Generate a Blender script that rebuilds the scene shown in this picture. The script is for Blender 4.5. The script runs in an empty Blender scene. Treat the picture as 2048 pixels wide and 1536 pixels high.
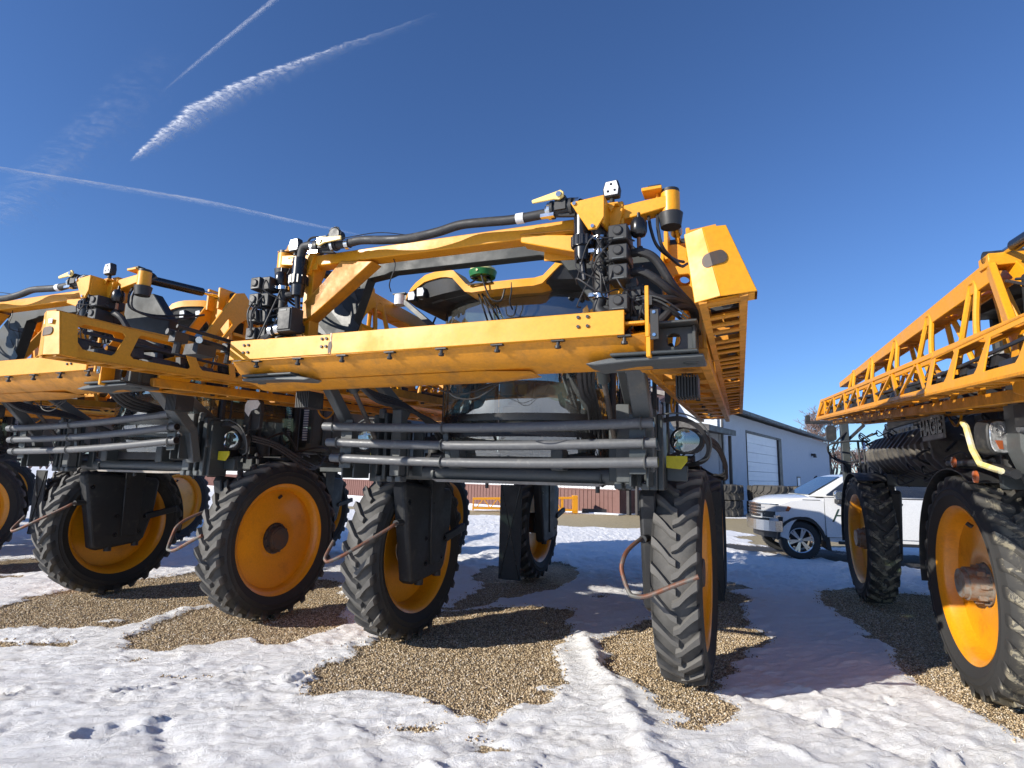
import bpy, bmesh, math, random
import numpy as np
from mathutils import Vector, Matrix
R = math.radians
rnd = random.Random(7)
sc = bpy.context.scene
COL = sc.collection

# ------------------------------------------------------------------ camera, sky, sun
PITCH, ROLL, CH = .158, .024, 1.91
cp, sp = math.cos(PITCH), math.sin(PITCH)
Wd = Vector((0, cp, sp)); U0 = Vector((0, -sp, cp)); R0 = Vector((1, 0, 0))
Rt = math.cos(ROLL)*R0 + math.sin(ROLL)*U0
Up = -math.sin(ROLL)*R0 + math.cos(ROLL)*U0
cd = bpy.data.cameras.new('camera'); cam = bpy.data.objects.new('camera', cd); COL.objects.link(cam)
cam.matrix_world = Matrix(((Rt.x, Up.x, -Wd.x, 0), (Rt.y, Up.y, -Wd.y, 0), (Rt.z, Up.z, -Wd.z, CH), (0, 0, 0, 1)))
cd.sensor_width = 36; cd.lens = 36*1129/2048; cd.clip_start = .05; cd.clip_end = 60000
sc.camera = cam
SUN_EL = R(23); SUN_AZ = math.atan2(-.902, -.431)      # where the sun stands (compass-like, from +Y towards +X)
w = bpy.data.worlds.new("World"); sc.world = w; w.use_nodes = True
nt = w.node_tree; bg = nt.nodes['Background']
sky = nt.nodes.new('ShaderNodeTexSky'); sky.sky_type = 'NISHITA'; sky.sun_disc = False
sky.sun_elevation = SUN_EL; sky.sun_rotation = SUN_AZ % (2*math.pi)
sky.altitude = 300; sky.air_density = 1.0; sky.dust_density = .12; sky.ozone_density = 4.5
skm = nt.nodes.new('ShaderNodeMix'); skm.data_type = 'RGBA'; skm.blend_type = 'MULTIPLY'; skm.inputs[0].default_value = 1; skm.inputs[7].default_value = (.735, .875, 1.12, 1)
nt.links.new(sky.outputs[0], skm.inputs[6]); nt.links.new(skm.outputs[2], bg.inputs[0]); bg.inputs[1].default_value = .106
sl = bpy.data.lights.new('sun', 'SUN'); sl.energy = 5.0; sl.angle = R(.5); sl.color = (1, .94, .84)
so = bpy.data.objects.new('sun', sl); COL.objects.link(so)
sd = Vector((math.sin(SUN_AZ)*math.cos(SUN_EL), math.cos(SUN_AZ)*math.cos(SUN_EL), math.sin(SUN_EL)))
so.rotation_euler = sd.to_track_quat('Z', 'Y').to_euler(); so.location = (0, 0, 60)
sc.view_settings.view_transform = 'Standard'; sc.view_settings.look = 'None'
sc.view_settings.exposure = .37; sc.view_settings.gamma = 1; sc.view_settings.use_curve_mapping = False
try:
    sc.cycles.max_bounces = 7; sc.cycles.transparent_max_bounces = 24; sc.cycles.glossy_bounces = 3
    sc.cycles.use_denoising = True; sc.cycles.sample_clamp_indirect = 6
except Exception: pass

# ------------------------------------------------------------------ materials
def newmat(name):
    m = bpy.data.materials.new(name); m.use_nodes = True
    t = m.node_tree; return m, t, t.nodes['Principled BSDF']
def nd(t, typ, **k):
    n = t.nodes.new(typ)
    for a, b in k.items(): setattr(n, a, b)
    return n
def noise(t, scale, detail=4, rough=.55, vec=None, dist=0):
    n = nd(t, 'ShaderNodeTexNoise'); n.inputs['Scale'].default_value = scale; n.inputs['Detail'].default_value = detail
    n.inputs['Roughness'].default_value = rough; n.inputs['Distortion'].default_value = dist
    if vec is not None: t.links.new(vec, n.inputs['Vector'])
    return n
def ramp(t, fac, pts):
    n = nd(t, 'ShaderNodeValToRGB'); e = n.color_ramp.elements
    while len(e) < len(pts): e.new(.5)
    for i, (p, c) in enumerate(pts):
        e[i].position = p; e[i].color = (c, c, c, 1) if not hasattr(c, '__len__') else (*c, 1)
    t.links.new(fac, n.inputs[0]); return n
def mixc(t, fac, a, b):
    n = nd(t, 'ShaderNodeMix', data_type='RGBA')
    for s, v in ((0, fac), (6, a), (7, b)):
        if hasattr(v, 'is_output'): t.links.new(v, n.inputs[s])
        else: n.inputs[s].default_value = v if s == 0 else (*v, 1)
    return n.outputs[2]
def ocoord(t): return nd(t, 'ShaderNodeTexCoord').outputs['Object']
def bump(t, h, s, d, bsdf):
    b = nd(t, 'ShaderNodeBump'); b.inputs['Strength'].default_value = s; b.inputs['Distance'].default_value = d
    t.links.new(h, b.inputs['Height']); t.links.new(b.outputs[0], bsdf.inputs['Normal'])
def paint(name, col, rough=.42, dirt=(.12, .09, .06), amount=.5, metal=0, lo=.56, hi=.78, sc_=3.2, coat=0, streak=False):
    m, t, b = newmat(name); v = ocoord(t)
    n1 = noise(t, sc_, 8, .68, v); n2 = noise(t, 45, 3, .6, v)
    a = ramp(t, n1.outputs[0], [(lo, 0), (hi, amount)])
    c2 = mixc(t, a.outputs[0], col, dirt)
    v3 = ramp(t, n2.outputs[0], [(.3, .86), (.7, 1.0)])
    mu = nd(t, 'ShaderNodeMix', data_type='RGBA', blend_type='MULTIPLY'); mu.inputs[0].default_value = 1
    t.links.new(c2, mu.inputs[6]); t.links.new(v3.outputs[0], mu.inputs[7])
    t.links.new(mu.outputs[2], b.inputs['Base Color'])
    rr = ramp(t, n1.outputs[0], [(.35, rough*.85), (.75, min(1, rough*1.5))]); t.links.new(rr.outputs[0], b.inputs['Roughness'])
    b.inputs['Metallic'].default_value = metal
    if coat: b.inputs['Coat Weight'].default_value = coat; b.inputs['Coat Roughness'].default_value = .15
    bump(t, n2.outputs[0], .12, .002, b)
    return m
def rusted(name, base, rust, lo, hi, rough=.6, metal=.3):
    m, t, b = newmat(name); v = ocoord(t)
    n = noise(t, 9, 8, .7, v); a = ramp(t, n.outputs[0], [(lo, 0), (hi, 1)])
    t.links.new(mixc(t, a.outputs[0], base, rust), b.inputs['Base Color'])
    b.inputs['Roughness'].default_value = rough; b.inputs['Metallic'].default_value = metal
    bump(t, n.outputs[0], .3, .003, b); return m
YEL = paint('yellow_paint', (.80, .34, .010), .42, (.42, .19, .03), .28, coat=.06)
YELD = paint('grimy_yellow_paint', (.66, .265, .011), .5, (.22, .12, .04), .8, lo=.46, hi=.75, sc_=5)
RIMM = paint('orange_rim_paint', (.80, .315, .007), .33, (.30, .10, .02), .5, coat=.3)
GRY = paint('dark_grey_paint', (.045, .053, .055), .4, (.16, .15, .13), .6)
FRM = paint('near_black_frame_paint', (.016, .022, .023), .5, (.07, .07, .065), .6)
GRM = paint('mid_grey_paint', (.082, .090, .092), .45, (.19, .165, .13), .7)
STL = paint('bare_tube_steel', (.125, .13, .137), .45, (.27, .26, .25), .7, metal=.15, sc_=14)
BLK = paint('black_plastic', (.022, .023, .025), .5, (.13, .12, .10), .6, sc_=6)
BLKG = paint('black_gloss_plastic', (.012, .012, .014), .25, (.08, .075, .07), .4)
HOSE = paint('black_hose_rubber', (.026, .026, .028), .55, (.14, .13, .12), .6, sc_=8)
CHR = paint('polished_metal', (.72, .72, .70), .18, (.35, .3, .25), .4, metal=1)
WHT = paint('white_plastic', (.78, .78, .76), .4, (.5, .47, .42), .5)
WLENS = paint('lamp_lens', (.86, .86, .84), .12, (.5, .5, .48), .3)
VALV = paint('pale_yellow_handle', (.86, .62, .20), .4, (.5, .33, .1), .5)
GREEN = paint('receiver_green', (.012, .15, .035), .35, (.05, .09, .04), .4)
RCVY = paint('receiver_yellow', (.75, .72, .30), .4, (.5, .5, .3), .4)
MARK = paint('marker_yellow', (.55, .47, .015), .5, (.3, .25, .05), .5)
RUST = rusted('rusty_pipe', (.12, .12, .11), (.17, .065, .035), .40, .58)
HUBM = rusted('rusty_hub', (.075, .065, .06), (.13, .075, .045), .42, .7)
HUBL = rusted('worn_hub', (.26, .24, .21), (.22, .12, .06), .45, .6)
AMB = paint('amber_lens', (.40, .10, .03), .2, (.3, .1, .05), .4)
def tyremat(name, mud):
    m, t, b = newmat(name); v = ocoord(t)
    s = nd(t, 'ShaderNodeSeparateXYZ'); t.links.new(v, s.inputs[0])
    cm = nd(t, 'ShaderNodeCombineXYZ'); t.links.new(s.outputs[1], cm.inputs[1]); t.links.new(s.outputs[2], cm.inputs[2])
    ln = nd(t, 'ShaderNodeVectorMath', operation='LENGTH'); t.links.new(cm.outputs[0], ln.inputs[0])
    n = noise(t, 7, 8, .7, v)
    ad = nd(t, 'ShaderNodeMath', operation='MULTIPLY_ADD'); t.links.new(n.outputs[0], ad.inputs[0]); ad.inputs[1].default_value = .05
    t.links.new(ln.outputs['Value'], ad.inputs[2])
    a = ramp(t, ad.outputs[0], [(.955, 0), (.995, .9)])
    dusty = (.125, .12, .112) if not mud else (.085, .08, .07)
    c = mixc(t, a.outputs[0], (.024, .0235, .023), dusty)
    n2 = noise(t, 3.1 if not mud else 5, 8, .75, v, .6)
    b2 = ramp(t, n2.outputs[0], [(.56, 0), (.66, .30 if not mud else .0)])
    c = mixc(t, b2.outputs[0], c, (.11, .10, .085))
    if mud:
        n3 = noise(t, 6, 6, .7, v, 1.2); b3 = ramp(t, n3.outputs[0], [(.50, 0), (.55, 1)])
        mm = nd(t, 'ShaderNodeMath', operation='MULTIPLY'); t.links.new(b3.outputs[0], mm.inputs[0]); 
        a2 = ramp(t, ln.outputs['Value'], [(.945, 0), (.97, .9)]); t.links.new(a2.outputs[0], mm.inputs[1])
        c = mixc(t, mm.outputs[0], c, (.34, .30, .21))
    t.links.new(c, b.inputs['Base Color']); b.inputs['Roughness'].default_value = .78
    n4 = noise(t, 60, 4, .6, v); bump(t, n4.outputs[0], .35, .003, b); return m
TYR = tyremat('tyre_rubber', False); TYRM = tyremat('muddy_tyre_rubber', True)
def glassmat(name, tint, gl=.25, dust=.14):
    m, t, b = newmat(name); t.nodes.remove(b)
    tr = nd(t, 'ShaderNodeBsdfTransparent'); tr.inputs[0].default_value = (*tint, 1)
    g = nd(t, 'ShaderNodeBsdfGlossy'); g.inputs['Roughness'].default_value = .03; g.inputs[0].default_value = (.9, .95, .95, 1)
    f = nd(t, 'ShaderNodeFresnel'); f.inputs[0].default_value = 1.6
    ad = nd(t, 'ShaderNodeMath', operation='ADD'); ad.inputs[1].default_value = gl*.3; t.links.new(f.outputs[0], ad.inputs[0])
    mx = nd(t, 'ShaderNodeMixShader'); t.links.new(ad.outputs[0], mx.inputs[0]); t.links.new(tr.outputs[0], mx.inputs[1]); t.links.new(g.outputs[0], mx.inputs[2])
    dd = nd(t, 'ShaderNodeBsdfDiffuse'); dd.inputs[0].default_value = (.40, .40, .37, 1); n_ = noise(t, 3, 8, .7, ocoord(t)); dr = ramp(t, n_.outputs[0], [(.35, dust*.5), (.7, dust*1.6)])  # pale diffuse film paints the brightness of lit reflections into the glass
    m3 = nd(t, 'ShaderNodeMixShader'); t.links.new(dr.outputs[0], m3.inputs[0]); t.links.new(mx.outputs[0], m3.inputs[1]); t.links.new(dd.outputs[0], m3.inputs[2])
    t.links.new(m3.outputs[0], t.nodes['Material Output'].inputs[0]); return m
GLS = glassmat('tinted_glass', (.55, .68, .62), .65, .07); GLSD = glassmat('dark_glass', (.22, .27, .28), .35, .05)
def dotted(name, a, b_, sx, sz):      # flat printed scale ticks
    m, t, b = newmat(name); v = ocoord(t); s = nd(t, 'ShaderNodeSeparateXYZ'); t.links.new(v, s.inputs[0])
    w_ = nd(t, 'ShaderNodeMath', operation='MULTIPLY'); w_.inputs[1].default_value = sz; t.links.new(s.outputs[2], w_.inputs[0])
    f = nd(t, 'ShaderNodeMath', operation='FRACT'); t.links.new(w_.outputs[0], f.inputs[0])
    g = nd(t, 'ShaderNodeMath', operation='GREATER_THAN'); g.inputs[1].default_value = .55; t.links.new(f.outputs[0], g.inputs[0])
    t.links.new(mixc(t, g.outputs[0], a, b_), b.inputs['Base Color']); b.inputs['Roughness'].default_value = .5; return m
GAUGE = dotted('gauge_scale', (.62, .64, .68), (.10, .12, .22), 0, 26)

# ------------------------------------------------------------------ mesh helpers
class MB:
    def __init__(s): s.v = []; s.f = []; s.cuts = [(0, 0)]
    def nxt(s):                                 # what follows is a separate piece
        if s.v and s.cuts[-1][0] != len(s.v): s.cuts.append((len(s.v), len(s.f)))
        return s
    def add(s, vs, fs):
        n = len(s.v); s.v += [tuple(x) for x in vs]; s.f += [tuple(i+n for i in f) for f in fs]; return s
    def box(s, a, b):
        x0, y0, z0 = (min(a[i], b[i]) for i in range(3)); x1, y1, z1 = (max(a[i], b[i]) for i in range(3))
        return s.hexa([(x0,y0,z0),(x1,y0,z0),(x1,y1,z0),(x0,y1,z0),(x0,y0,z1),(x1,y0,z1),(x1,y1,z1),(x0,y1,z1)])
    def hexa(s, v): return s.add(v, [(0,3,2,1),(4,5,6,7),(0,1,5,4),(1,2,6,5),(2,3,7,6),(3,0,4,7)])
    def bar(s, p, q, w, h, up=(0, 0, 1)):      # rectangular bar from p to q
        p, q = Vector(p), Vector(q); d = (q-p).normalized(); u = Vector(up)
        a = d.cross(u)
        if a.length < 1e-4: a = d.cross(Vector((1, 0, 0)))
        a.normalize(); u = a.cross(d).normalized(); a *= w/2; u *= h/2
        return s.hexa([p-a-u, p+a-u, p+a+u, p-a+u, q-a-u, q+a-u, q+a+u, q-a+u])
    def prism(s, poly, axis, a, b):            # poly in the two other axes, extruded along axis
        def P(u, v, t): return (t, u, v) if axis == 'x' else (u, t, v) if axis == 'y' else (u, v, t)
        n = len(poly); vs = [P(u, v, a) for u, v in poly]+[P(u, v, b) for u, v in poly]
        return s.add(vs, [tuple(range(n))[::-1], tuple(range(n, 2*n))]+[(i, (i+1) % n, (i+1) % n+n, i+n) for i in range(n)])
    def plate(s, poly, holes, axis, a, b):     # like prism, with holes (list of polys)
        bm = bmesh.new()
        def P(u, v, t): return (t, u, v) if axis == 'x' else (u, t, v) if axis == 'y' else (u, v, t)
        es = []
        for pl in [poly]+holes:
            vs = [bm.verts.new(P(u, v, a)) for u, v in pl]
            es += [bm.edges.new((vs[i], vs[(i+1) % len(vs)])) for i in range(len(vs))]
        bmesh.ops.triangle_fill(bm, use_beauty=True, use_dissolve=False, edges=es)
        ex = bmesh.ops.extrude_face_region(bm, geom=bm.faces[:]); d = Vector(P(0, 0, b-a))
        bmesh.ops.translate(bm, vec=d, verts=[g for g in ex['geom'] if isinstance(g, bmesh.types.BMVert)])
        bm.verts.index_update()
        s.add([v.co[:] for v in bm.verts], [[v.index for v in f.verts] for f in bm.faces]); bm.free(); return s
    def tube(s, pts, r, n=10, cap=True):
        pts = [Vector(p) for p in pts]; rs = r if hasattr(r, '__len__') else [r]*len(pts)
        vs, fs = [], []; prev = None
        for i, p in enumerate(pts):
            d = (pts[min(i+1, len(pts)-1)]-pts[max(i-1, 0)]).normalized()
            if prev is None:
                a = d.cross(Vector((0, 0, 1)));  a = a if a.length > .05 else d.cross(Vector((1, 0, 0)))
            else: a = prev - d*prev.dot(d)
            a.normalize(); prev = a; b = d.cross(a)
            vs += [p+(a*math.cos(t)+b*math.sin(t))*rs[i] for t in (2*math.pi*k/n for k in range(n))]
        for i in range(len(pts)-1):
            fs += [(i*n+k, i*n+(k+1) % n, (i+1)*n+(k+1) % n, (i+1)*n+k) for k in range(n)]
        if cap: fs += [tuple(range(n))[::-1], tuple(range((len(pts)-1)*n, len(pts)*n))]
        return s.add(vs, fs)
    def spline(s, pts, r, n=8, sub=5):
        P = [Vector(p) for p in pts]; P = [P[0]*2-P[1]]+P+[P[-1]*2-P[-2]]; out = []
        for i in range(1, len(P)-2):
            for k in range(sub):
                t = k/sub; a, b, c, d = P[i-1], P[i], P[i+1], P[i+2]
                out.append(.5*((2*b)+(c-a)*t+(2*a-5*b+4*c-d)*t*t+(3*b-a-3*c+d)*t**3))
        out.append(P[-2]); return s.tube(out, r, n)
    def lathe(s, prof, c, axis='x', n=48):     # prof (along axis, radius)
        vs, fs = [], []
        for h, r in prof:
            for k in range(n):
                t = 2*math.pi*k/n; u, v = r*math.cos(t), r*math.sin(t)
                vs.append((c[0]+h, c[1]+u, c[2]+v) if axis == 'x' else (c[0]+u, c[1]+h, c[2]+v) if axis == 'y' else (c[0]+u, c[1]+v, c[2]+h))
        m = len(prof)
        for i in range(m-1): fs += [(i*n+k, i*n+(k+1) % n, (i+1)*n+(k+1) % n, (i+1)*n+k) for k in range(n)]
        if abs(prof[0][1]-prof[-1][1]) < 1e-6 and prof[0] != prof[-1] and m <= 5: fs += [((m-1)*n+k, (m-1)*n+(k+1) % n, (k+1) % n, k) for k in range(n)]
        return s.add(vs, fs)
def link(o, parent=None, **props):
    COL.objects.link(o)
    if parent is not None: o.parent = parent
    for k, v in props.items(): o[k] = v
    return o
def mk(name, mb, mat, parent=None, bevel=0, smooth=True, fix=True, **props):
    if len(mb.cuts) > 1:
        first = None; cs = mb.cuts+[(len(mb.v), len(mb.f))]
        for (a, c), (b, d) in zip(cs, cs[1:]):
            if a == b: continue
            q = MB(); q.v = mb.v[a:b]; q.f = [tuple(i-a for i in f) for f in mb.f[c:d]]
            o = mk(name, q, mat, parent, bevel, smooth, fix, **props); first = first or o
        return first
    me = bpy.data.meshes.new(name); me.from_pydata(mb.v, [], mb.f)
    if fix:
        bm = bmesh.new(); bm.from_mesh(me); bmesh.ops.recalc_face_normals(bm, faces=bm.faces[:]); bm.to_mesh(me); bm.free()
    me.materials.append(mat)
    if smooth:
        me.shade_smooth(); me.set_sharp_from_angle(angle=R(35))
    o = bpy.data.objects.new(name, me); link(o, parent, **props)
    if bevel:
        bv = o.modifiers.new('bevel', 'BEVEL'); bv.width = bevel; bv.segments = 1; bv.limit_method = 'ANGLE'; bv.angle_limit = R(40)
    return o
def empty(name, loc=(0, 0, 0), parent=None, rz=0, **props):
    o = bpy.data.objects.new(name, None); o.empty_display_size = .3; o.location = loc; o.rotation_euler.z = rz
    return link(o, parent, **props)
def copy_tree(o, parent=None):
    kids = [c for c in o.children]
    c = o.copy(); COL.objects.link(c)
    if parent is not None: c.parent = parent; c.matrix_parent_inverse = o.matrix_parent_inverse.copy()
    for k in kids: copy_tree(k, c)
    return c
def arc(c, r, a0, a1, n, axis='x'):            # points of an arc in the plane normal to axis
    out = []
    for k in range(n+1):
        t = R(a0+(a1-a0)*k/n); u, v = r*math.cos(t), r*math.sin(t)
        out.append((c[0], c[1]+u, c[2]+v) if axis == 'x' else (c[0]+u, c[1], c[2]+v))
    return out
def text_obj(name, body, size, mat, parent, loc, rot, shear=0, ext=.002, off=0, **props):
    cu = bpy.data.curves.new(name, 'FONT'); cu.body = body; cu.size = size; cu.shear = shear; cu.extrude = ext; cu.offset = off
    cu.align_x = 'CENTER'; cu.align_y = 'CENTER'; cu.materials.append(mat)
    tmp = bpy.data.objects.new('tmp', cu); COL.objects.link(tmp); bpy.context.view_layer.update()
    me = bpy.data.meshes.new_from_object(tmp.evaluated_get(bpy.context.evaluated_depsgraph_get())); bpy.data.objects.remove(tmp)
    if not me.materials: me.materials.append(mat)
    o = bpy.data.objects.new(name, me); o.location = loc; o.rotation_euler = rot; return link(o, parent, **props)
# ------------------------------------------------------------------ ground: snow over gravel
POLY = dict(
G1=[(-1.74,5.26),(-1.76,5.75),(-1.73,6.28),(-1.64,6.73),(-1.56,7.36),(-1.41,7.87),(-.79,8.29),(-.1,8.6),(.92,8.64),(.81,7.46),(.6,6.63),(.63,5.84),(.54,5.39),(.35,5.21),(.05,4.99),(-.03,4.7),(-.31,4.82),(-.56,4.95),(-.79,5.09),(-1.0,5.3),(-1.24,5.4),(-1.4,5.33),(-1.59,5.24)],
G1b=[(-1.05,8.18),(-.82,8.59),(-.45,9.77),(-.65,11.71),(-.06,12.77),(1.16,12.96),(1.54,12.03),(1.25,10.88),(.64,9.9),(-.1,8.89)],
G2=[(1.17,6.86),(1.46,7.63),(1.88,8.05),(2.84,8.27),(3.27,7.67),(3.1,7.01),(2.58,6.6),(2.07,5.94),(1.95,5.31),(1.79,4.99),(1.55,4.81),(1.45,4.88),(1.26,5.27),(1.16,5.62),(1.1,6.17)],
G2b=[(3.2,10.69),(4.27,11.02),(3.84,9.48),(3.22,8.03),(2.6,7.98)],
G3=[(5.4,10.25),(6.29,10.79),(7.37,10.27),(8.4,8.89),(7.6,6.0),(4.6,3.4),(3.93,4.0),(3.93,4.62),(3.96,5.11),(4.04,5.8),(4.2,6.55),(4.54,7.33),(4.82,8.32),(5.09,9.44)],
G4=[(-6.63,7.37),(-6.72,7.89),(-6.96,8.64),(-6.74,9.03),(-6.65,9.64),(-5.48,11.02),(-4.19,8.52),(-4.31,8.35),(-4.39,7.66),(-4.49,7.03),(-5.04,6.99),(-5.63,7.06),(-5.78,6.84),(-6.04,6.75)],
G5=[(-4.25,6.61),(-4.16,6.98),(-4.16,7.48),(-4.08,8.16),(-5.15,10.54),(-3.11,10.32),(-2.43,9.16),(-1.95,7.44),(-2.17,6.98),(-2.29,6.66),(-2.58,6.56),(-3.05,6.75),(-3.36,6.59),(-3.52,6.31),(-3.74,6.24)],
G6=[(-5.79,6.48),(-5.49,6.51),(-4.77,6.49),(-4.63,6.38),(-5.31,6.3),(-5.6,6.28)],
G7=[(-9.99,11.55),(-9.18,12.02),(-8.1,10.65),(-8.66,10.06),(-9.02,9.56),(-10.57,11.14)])
GRASS = [(-14,33),(-2.29,30.3),(5.86,29.3),(12.15,28.5),(20,26.5),(17,22),(9.74,16.9),(7.44,17.6),(8.22,22.0),(3.96,21.2),(1.99,22.9),(-.39,25.9),(-1.79,26.8),(-14,29)]
ROADP = [(4.5,17.3),(6.11,16.6),(8.08,13.9),(10.5,12.4),(26,10),(26,14.2),(12.06,15.4),(9.39,16.2),(7.78,16.9),(5,18.2)]
_rs = np.random.RandomState(5); _T = _rs.rand(512, 512)
def vn(x, y, s):
    x = x*s+17.3; y = y*s+41.7; xi = np.floor(x).astype(int); yi = np.floor(y).astype(int)
    fx = x-xi; fy = y-yi; fx = fx*fx*(3-2*fx); fy = fy*fy*(3-2*fy)
    a = _T[xi % 512, yi % 512]; b = _T[(xi+1) % 512, yi % 512]; c = _T[xi % 512, (yi+1) % 512]; d = _T[(xi+1) % 512, (yi+1) % 512]
    return a+(b-a)*fx+(c-a)*fy+(a-b-c+d)*fx*fy-.5
def fbm(x, y, s, o=4, g=.5):
    r = 0; a = 1
    for k in range(o): r = r+a*vn(x+k*7.1, y-k*3.3, s*2**k); a *= g
    return r
def inside(px, py, poly):
    r = np.zeros(px.shape, bool); n = len(poly)
    for i in range(n):
        x0, y0 = poly[i]; x1, y1 = poly[(i+1) % n]
        if y0 == y1: continue
        c = ((y0 > py) != (y1 > py)) & (px < (x1-x0)*(py-y0)/(y1-y0)+x0); r ^= c
    return r
def masks(X, Y):
    wx = X+fbm(X, Y, 2.2, 5, .6)*.26; wy = Y+fbm(X+50, Y+20, 2.2, 5, .6)*.26
    g = np.zeros(X.shape, bool)
    for p in POLY.values(): g |= inside(wx, wy, p)
    near = (np.abs(X) < 11) & (Y < 14)
    g |= near & (fbm(X+9, Y+4, .9, 5, .65) > .62)
    # snow islands left on the gravel
    isl = fbm(X+31, Y*1.6+12, 1.9, 5, .62)
    g &= ~((isl > .62) & (Y > 8.5))
    for (a, b, rx, ry) in [(-.09, 4.38, .09, .045), (-.62, 4.55, .14, .04), (1.15, 4.37, .06, .035), (-3.6, 6.0, .1, .05)]: g |= ((wx-a)/rx)**2+((wy-b)/ry)**2 < 1
    for (a, b, rx, ry) in [(.45, 5.55, .07, .06), (-4.9, 7.35, .17, .09), (-.65, 5.30, .05, .04)]: g &= ~(((wx-a)/rx)**2+((wy-b)/ry)**2 < 1)
    wx2 = X+fbm(X, Y, .5, 4)*1.6; wy2 = Y+fbm(X+70, Y, .5, 4)*1.6
    gr = inside(wx2, wy2, GRASS); rd = inside(X+fbm(X, Y, .8, 4)*.6, Y+fbm(X, Y+9, .8, 4)*.6, ROADP) & (fbm(X, Y*2.5, .7, 5, .6) > -.35)
    return g, gr & ~rd, rd
def axisv(parts): return np.unique(np.concatenate([np.linspace(a, b, n) for a, b, n in parts]).round(4))
gx = axisv([(-3000, -300, 8), (-300, -40, 14), (-40, -9.5, 90), (-9.5, 9.5, 640), (9.5, 40, 100), (40, 300, 14), (300, 3000, 8)])
gy = axisv([(-400, -30, 6), (-30, 0, 16), (0, 2, 20), (2, 3.6, 130), (3.6, 7, 210), (7, 14, 250), (14, 40, 190), (40, 300, 30), (300, 3000, 10), (3000, 12000, 4)])
GX, GY = np.meshgrid(gx, gy)
mg, mgr, mrd = masks(GX, GY)
def blur(a, k):
    a = a.astype(float)
    for ax in (0, 1):
        acc = np.zeros_like(a)
        for i in range(-k, k+1): acc += np.roll(a, i, ax)
        a = acc/(2*k+1)
    return a
S = 1-blur(mg | mgr | mrd, 2); S3 = 1-blur(mg | mgr | mrd, 4)
def zsnow(X, Y):
    u = X*.93+Y*.36; v = -X*.36+Y*.93            # the wind's direction
    h = .018*fbm(u, v*2.4, 1.7, 5, .6) + .015*fbm(u*.7, v*3.6, 3.6, 4, .62)
    rid = 1-np.abs(fbm(u*.6, v*2.0, 2.1, 4, .55))*2.4
    h += .016*np.clip(rid, 0, 1)**3
    h += .03*fbm(X, Y, .35, 3)+.016*fbm(u, v*1.8, 9, 4, .65)*(.4+np.clip(fbm(X, Y, .8, 3)*2+.5, 0, 1))
    bank = np.clip((Y-9.5)/2, 0, 1)*np.clip((17-Y)/2, 0, 1)*(X > -3)
    h += bank*(.10*np.clip(fbm(X, Y*1.3, 1.0, 5, .62)+.12, 0, 1)+.05*fbm(X, Y, 3, 3))
    rough = np.clip(fbm(X+3, Y-8, .55, 3)*3, 0, 1)
    h += rough*.028*np.clip(fbm(X, Y, 7, 4, .62), -.3, 1)
    return h
Z = zsnow(GX, GY)
fp = [(-2.84,4.4,.6,.17), (-3.12,5.19,.55,.13), (-2.45,5.75,.5,.10), (-1.9,5.55,1.2,.11), (-3.3,3.35,.5,.15), (2.6,4.9,.9,.14), (3.05,4.25,.8,.13), (2.35,4.0,1.0,.12), (1.1,3.7,.9,.12), (-.6,3.9,.4,.13), (3.35,5.3,1.1,.10), (-4.2,5.0,.5,.13), (4.9,11.8,1,.14), (5.4,12.8,1,.14), (4.6,13.2,.4,.14), (6.2,13.5,.4,.14)]
for a, b, ang, r0 in fp:
    dx, dy = GX-a, GY-b; e = np.sqrt(((dx*math.cos(ang)+dy*math.sin(ang))/(r0*1.15))**2+((-dx*math.sin(ang)+dy*math.cos(ang))/(r0*.5))**2)
    e = e+fbm(GX, GY, 14, 3)*.5
    Z += S3*(-.034*np.clip(1.15-e, 0, 1)**.5*(e < 1.15)+.022*np.exp(-((e-1.35)/.22)**2))
rx = lambda x0, y0, x1, y1, wd, hh: hh*np.exp(-((( (GX-x0)*(y1-y0)-(GY-y0)*(x1-x0))/math.hypot(x1-x0, y1-y0))/wd)**2)*((GX-x0)*(x1-x0)+(GY-y0)*(y1-y0) > 0)*((GX-x1)*(x0-x1)+(GY-y1)*(y0-y1) > 0)
Z += S3*(rx(.9, 7.2, 1.1, 3.2, .10, .05)+rx(-1.5, 4.6, .2, 4.0, .1, .02)+rx(-1.2, 3.1, -2.6, 4.6, .10, -.035)+rx(4.2, 2.6, 2.2, 5.4, .09, -.03)+rx(4.6, 3.0, 2.65, 5.7, .035, .02)+rx(3.5, 2.4, 1.9, 4.6, .05, .02))*(1+fbm(GX, GY, 6, 3))
lip = np.clip(S3*(1-S3)*4, 0, 1)
H = S*(.024+Z*np.clip(S3*1.4, 0, 1)+.012*lip*np.clip(.5+fbm(GX, GY, 5, 4)*1.6, 0, 1.4))
GRV = .014*fbm(GX, GY, 1.5, 4)+.010*fbm(GX, GY, 16, 2)*(GY < 12)
H = H+(1-S)*GRV
far = np.clip((np.hypot(GX, GY)-20)/30, 0, 1); H = H*(1-far)
H -= .02
ny, nx = GX.shape
def grid_mesh(name, X, Y, Zz):
    ny, nx = X.shape; me = bpy.data.meshes.new(name); n = nx*ny
    me.vertices.add(n); me.vertices.foreach_set('co', np.stack([X, Y, Zz], -1).astype(np.float32).ravel())
    i = np.arange((ny-1)*nx).reshape(ny-1, nx)[:, :-1].ravel(); q = np.stack([i, i+1, i+nx+1, i+nx], -1)
    me.loops.add(q.size); me.loops.foreach_set('vertex_index', q.astype(np.int32).ravel())
    me.polygons.add(len(q)); me.polygons.foreach_set('loop_start', np.arange(0, q.size, 4, dtype=np.int32))
    me.update(calc_edges=True); me.polygons.foreach_set('use_smooth', np.ones(len(q), bool)); return me
gm = grid_mesh('ground', GX, GY, H)
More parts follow.
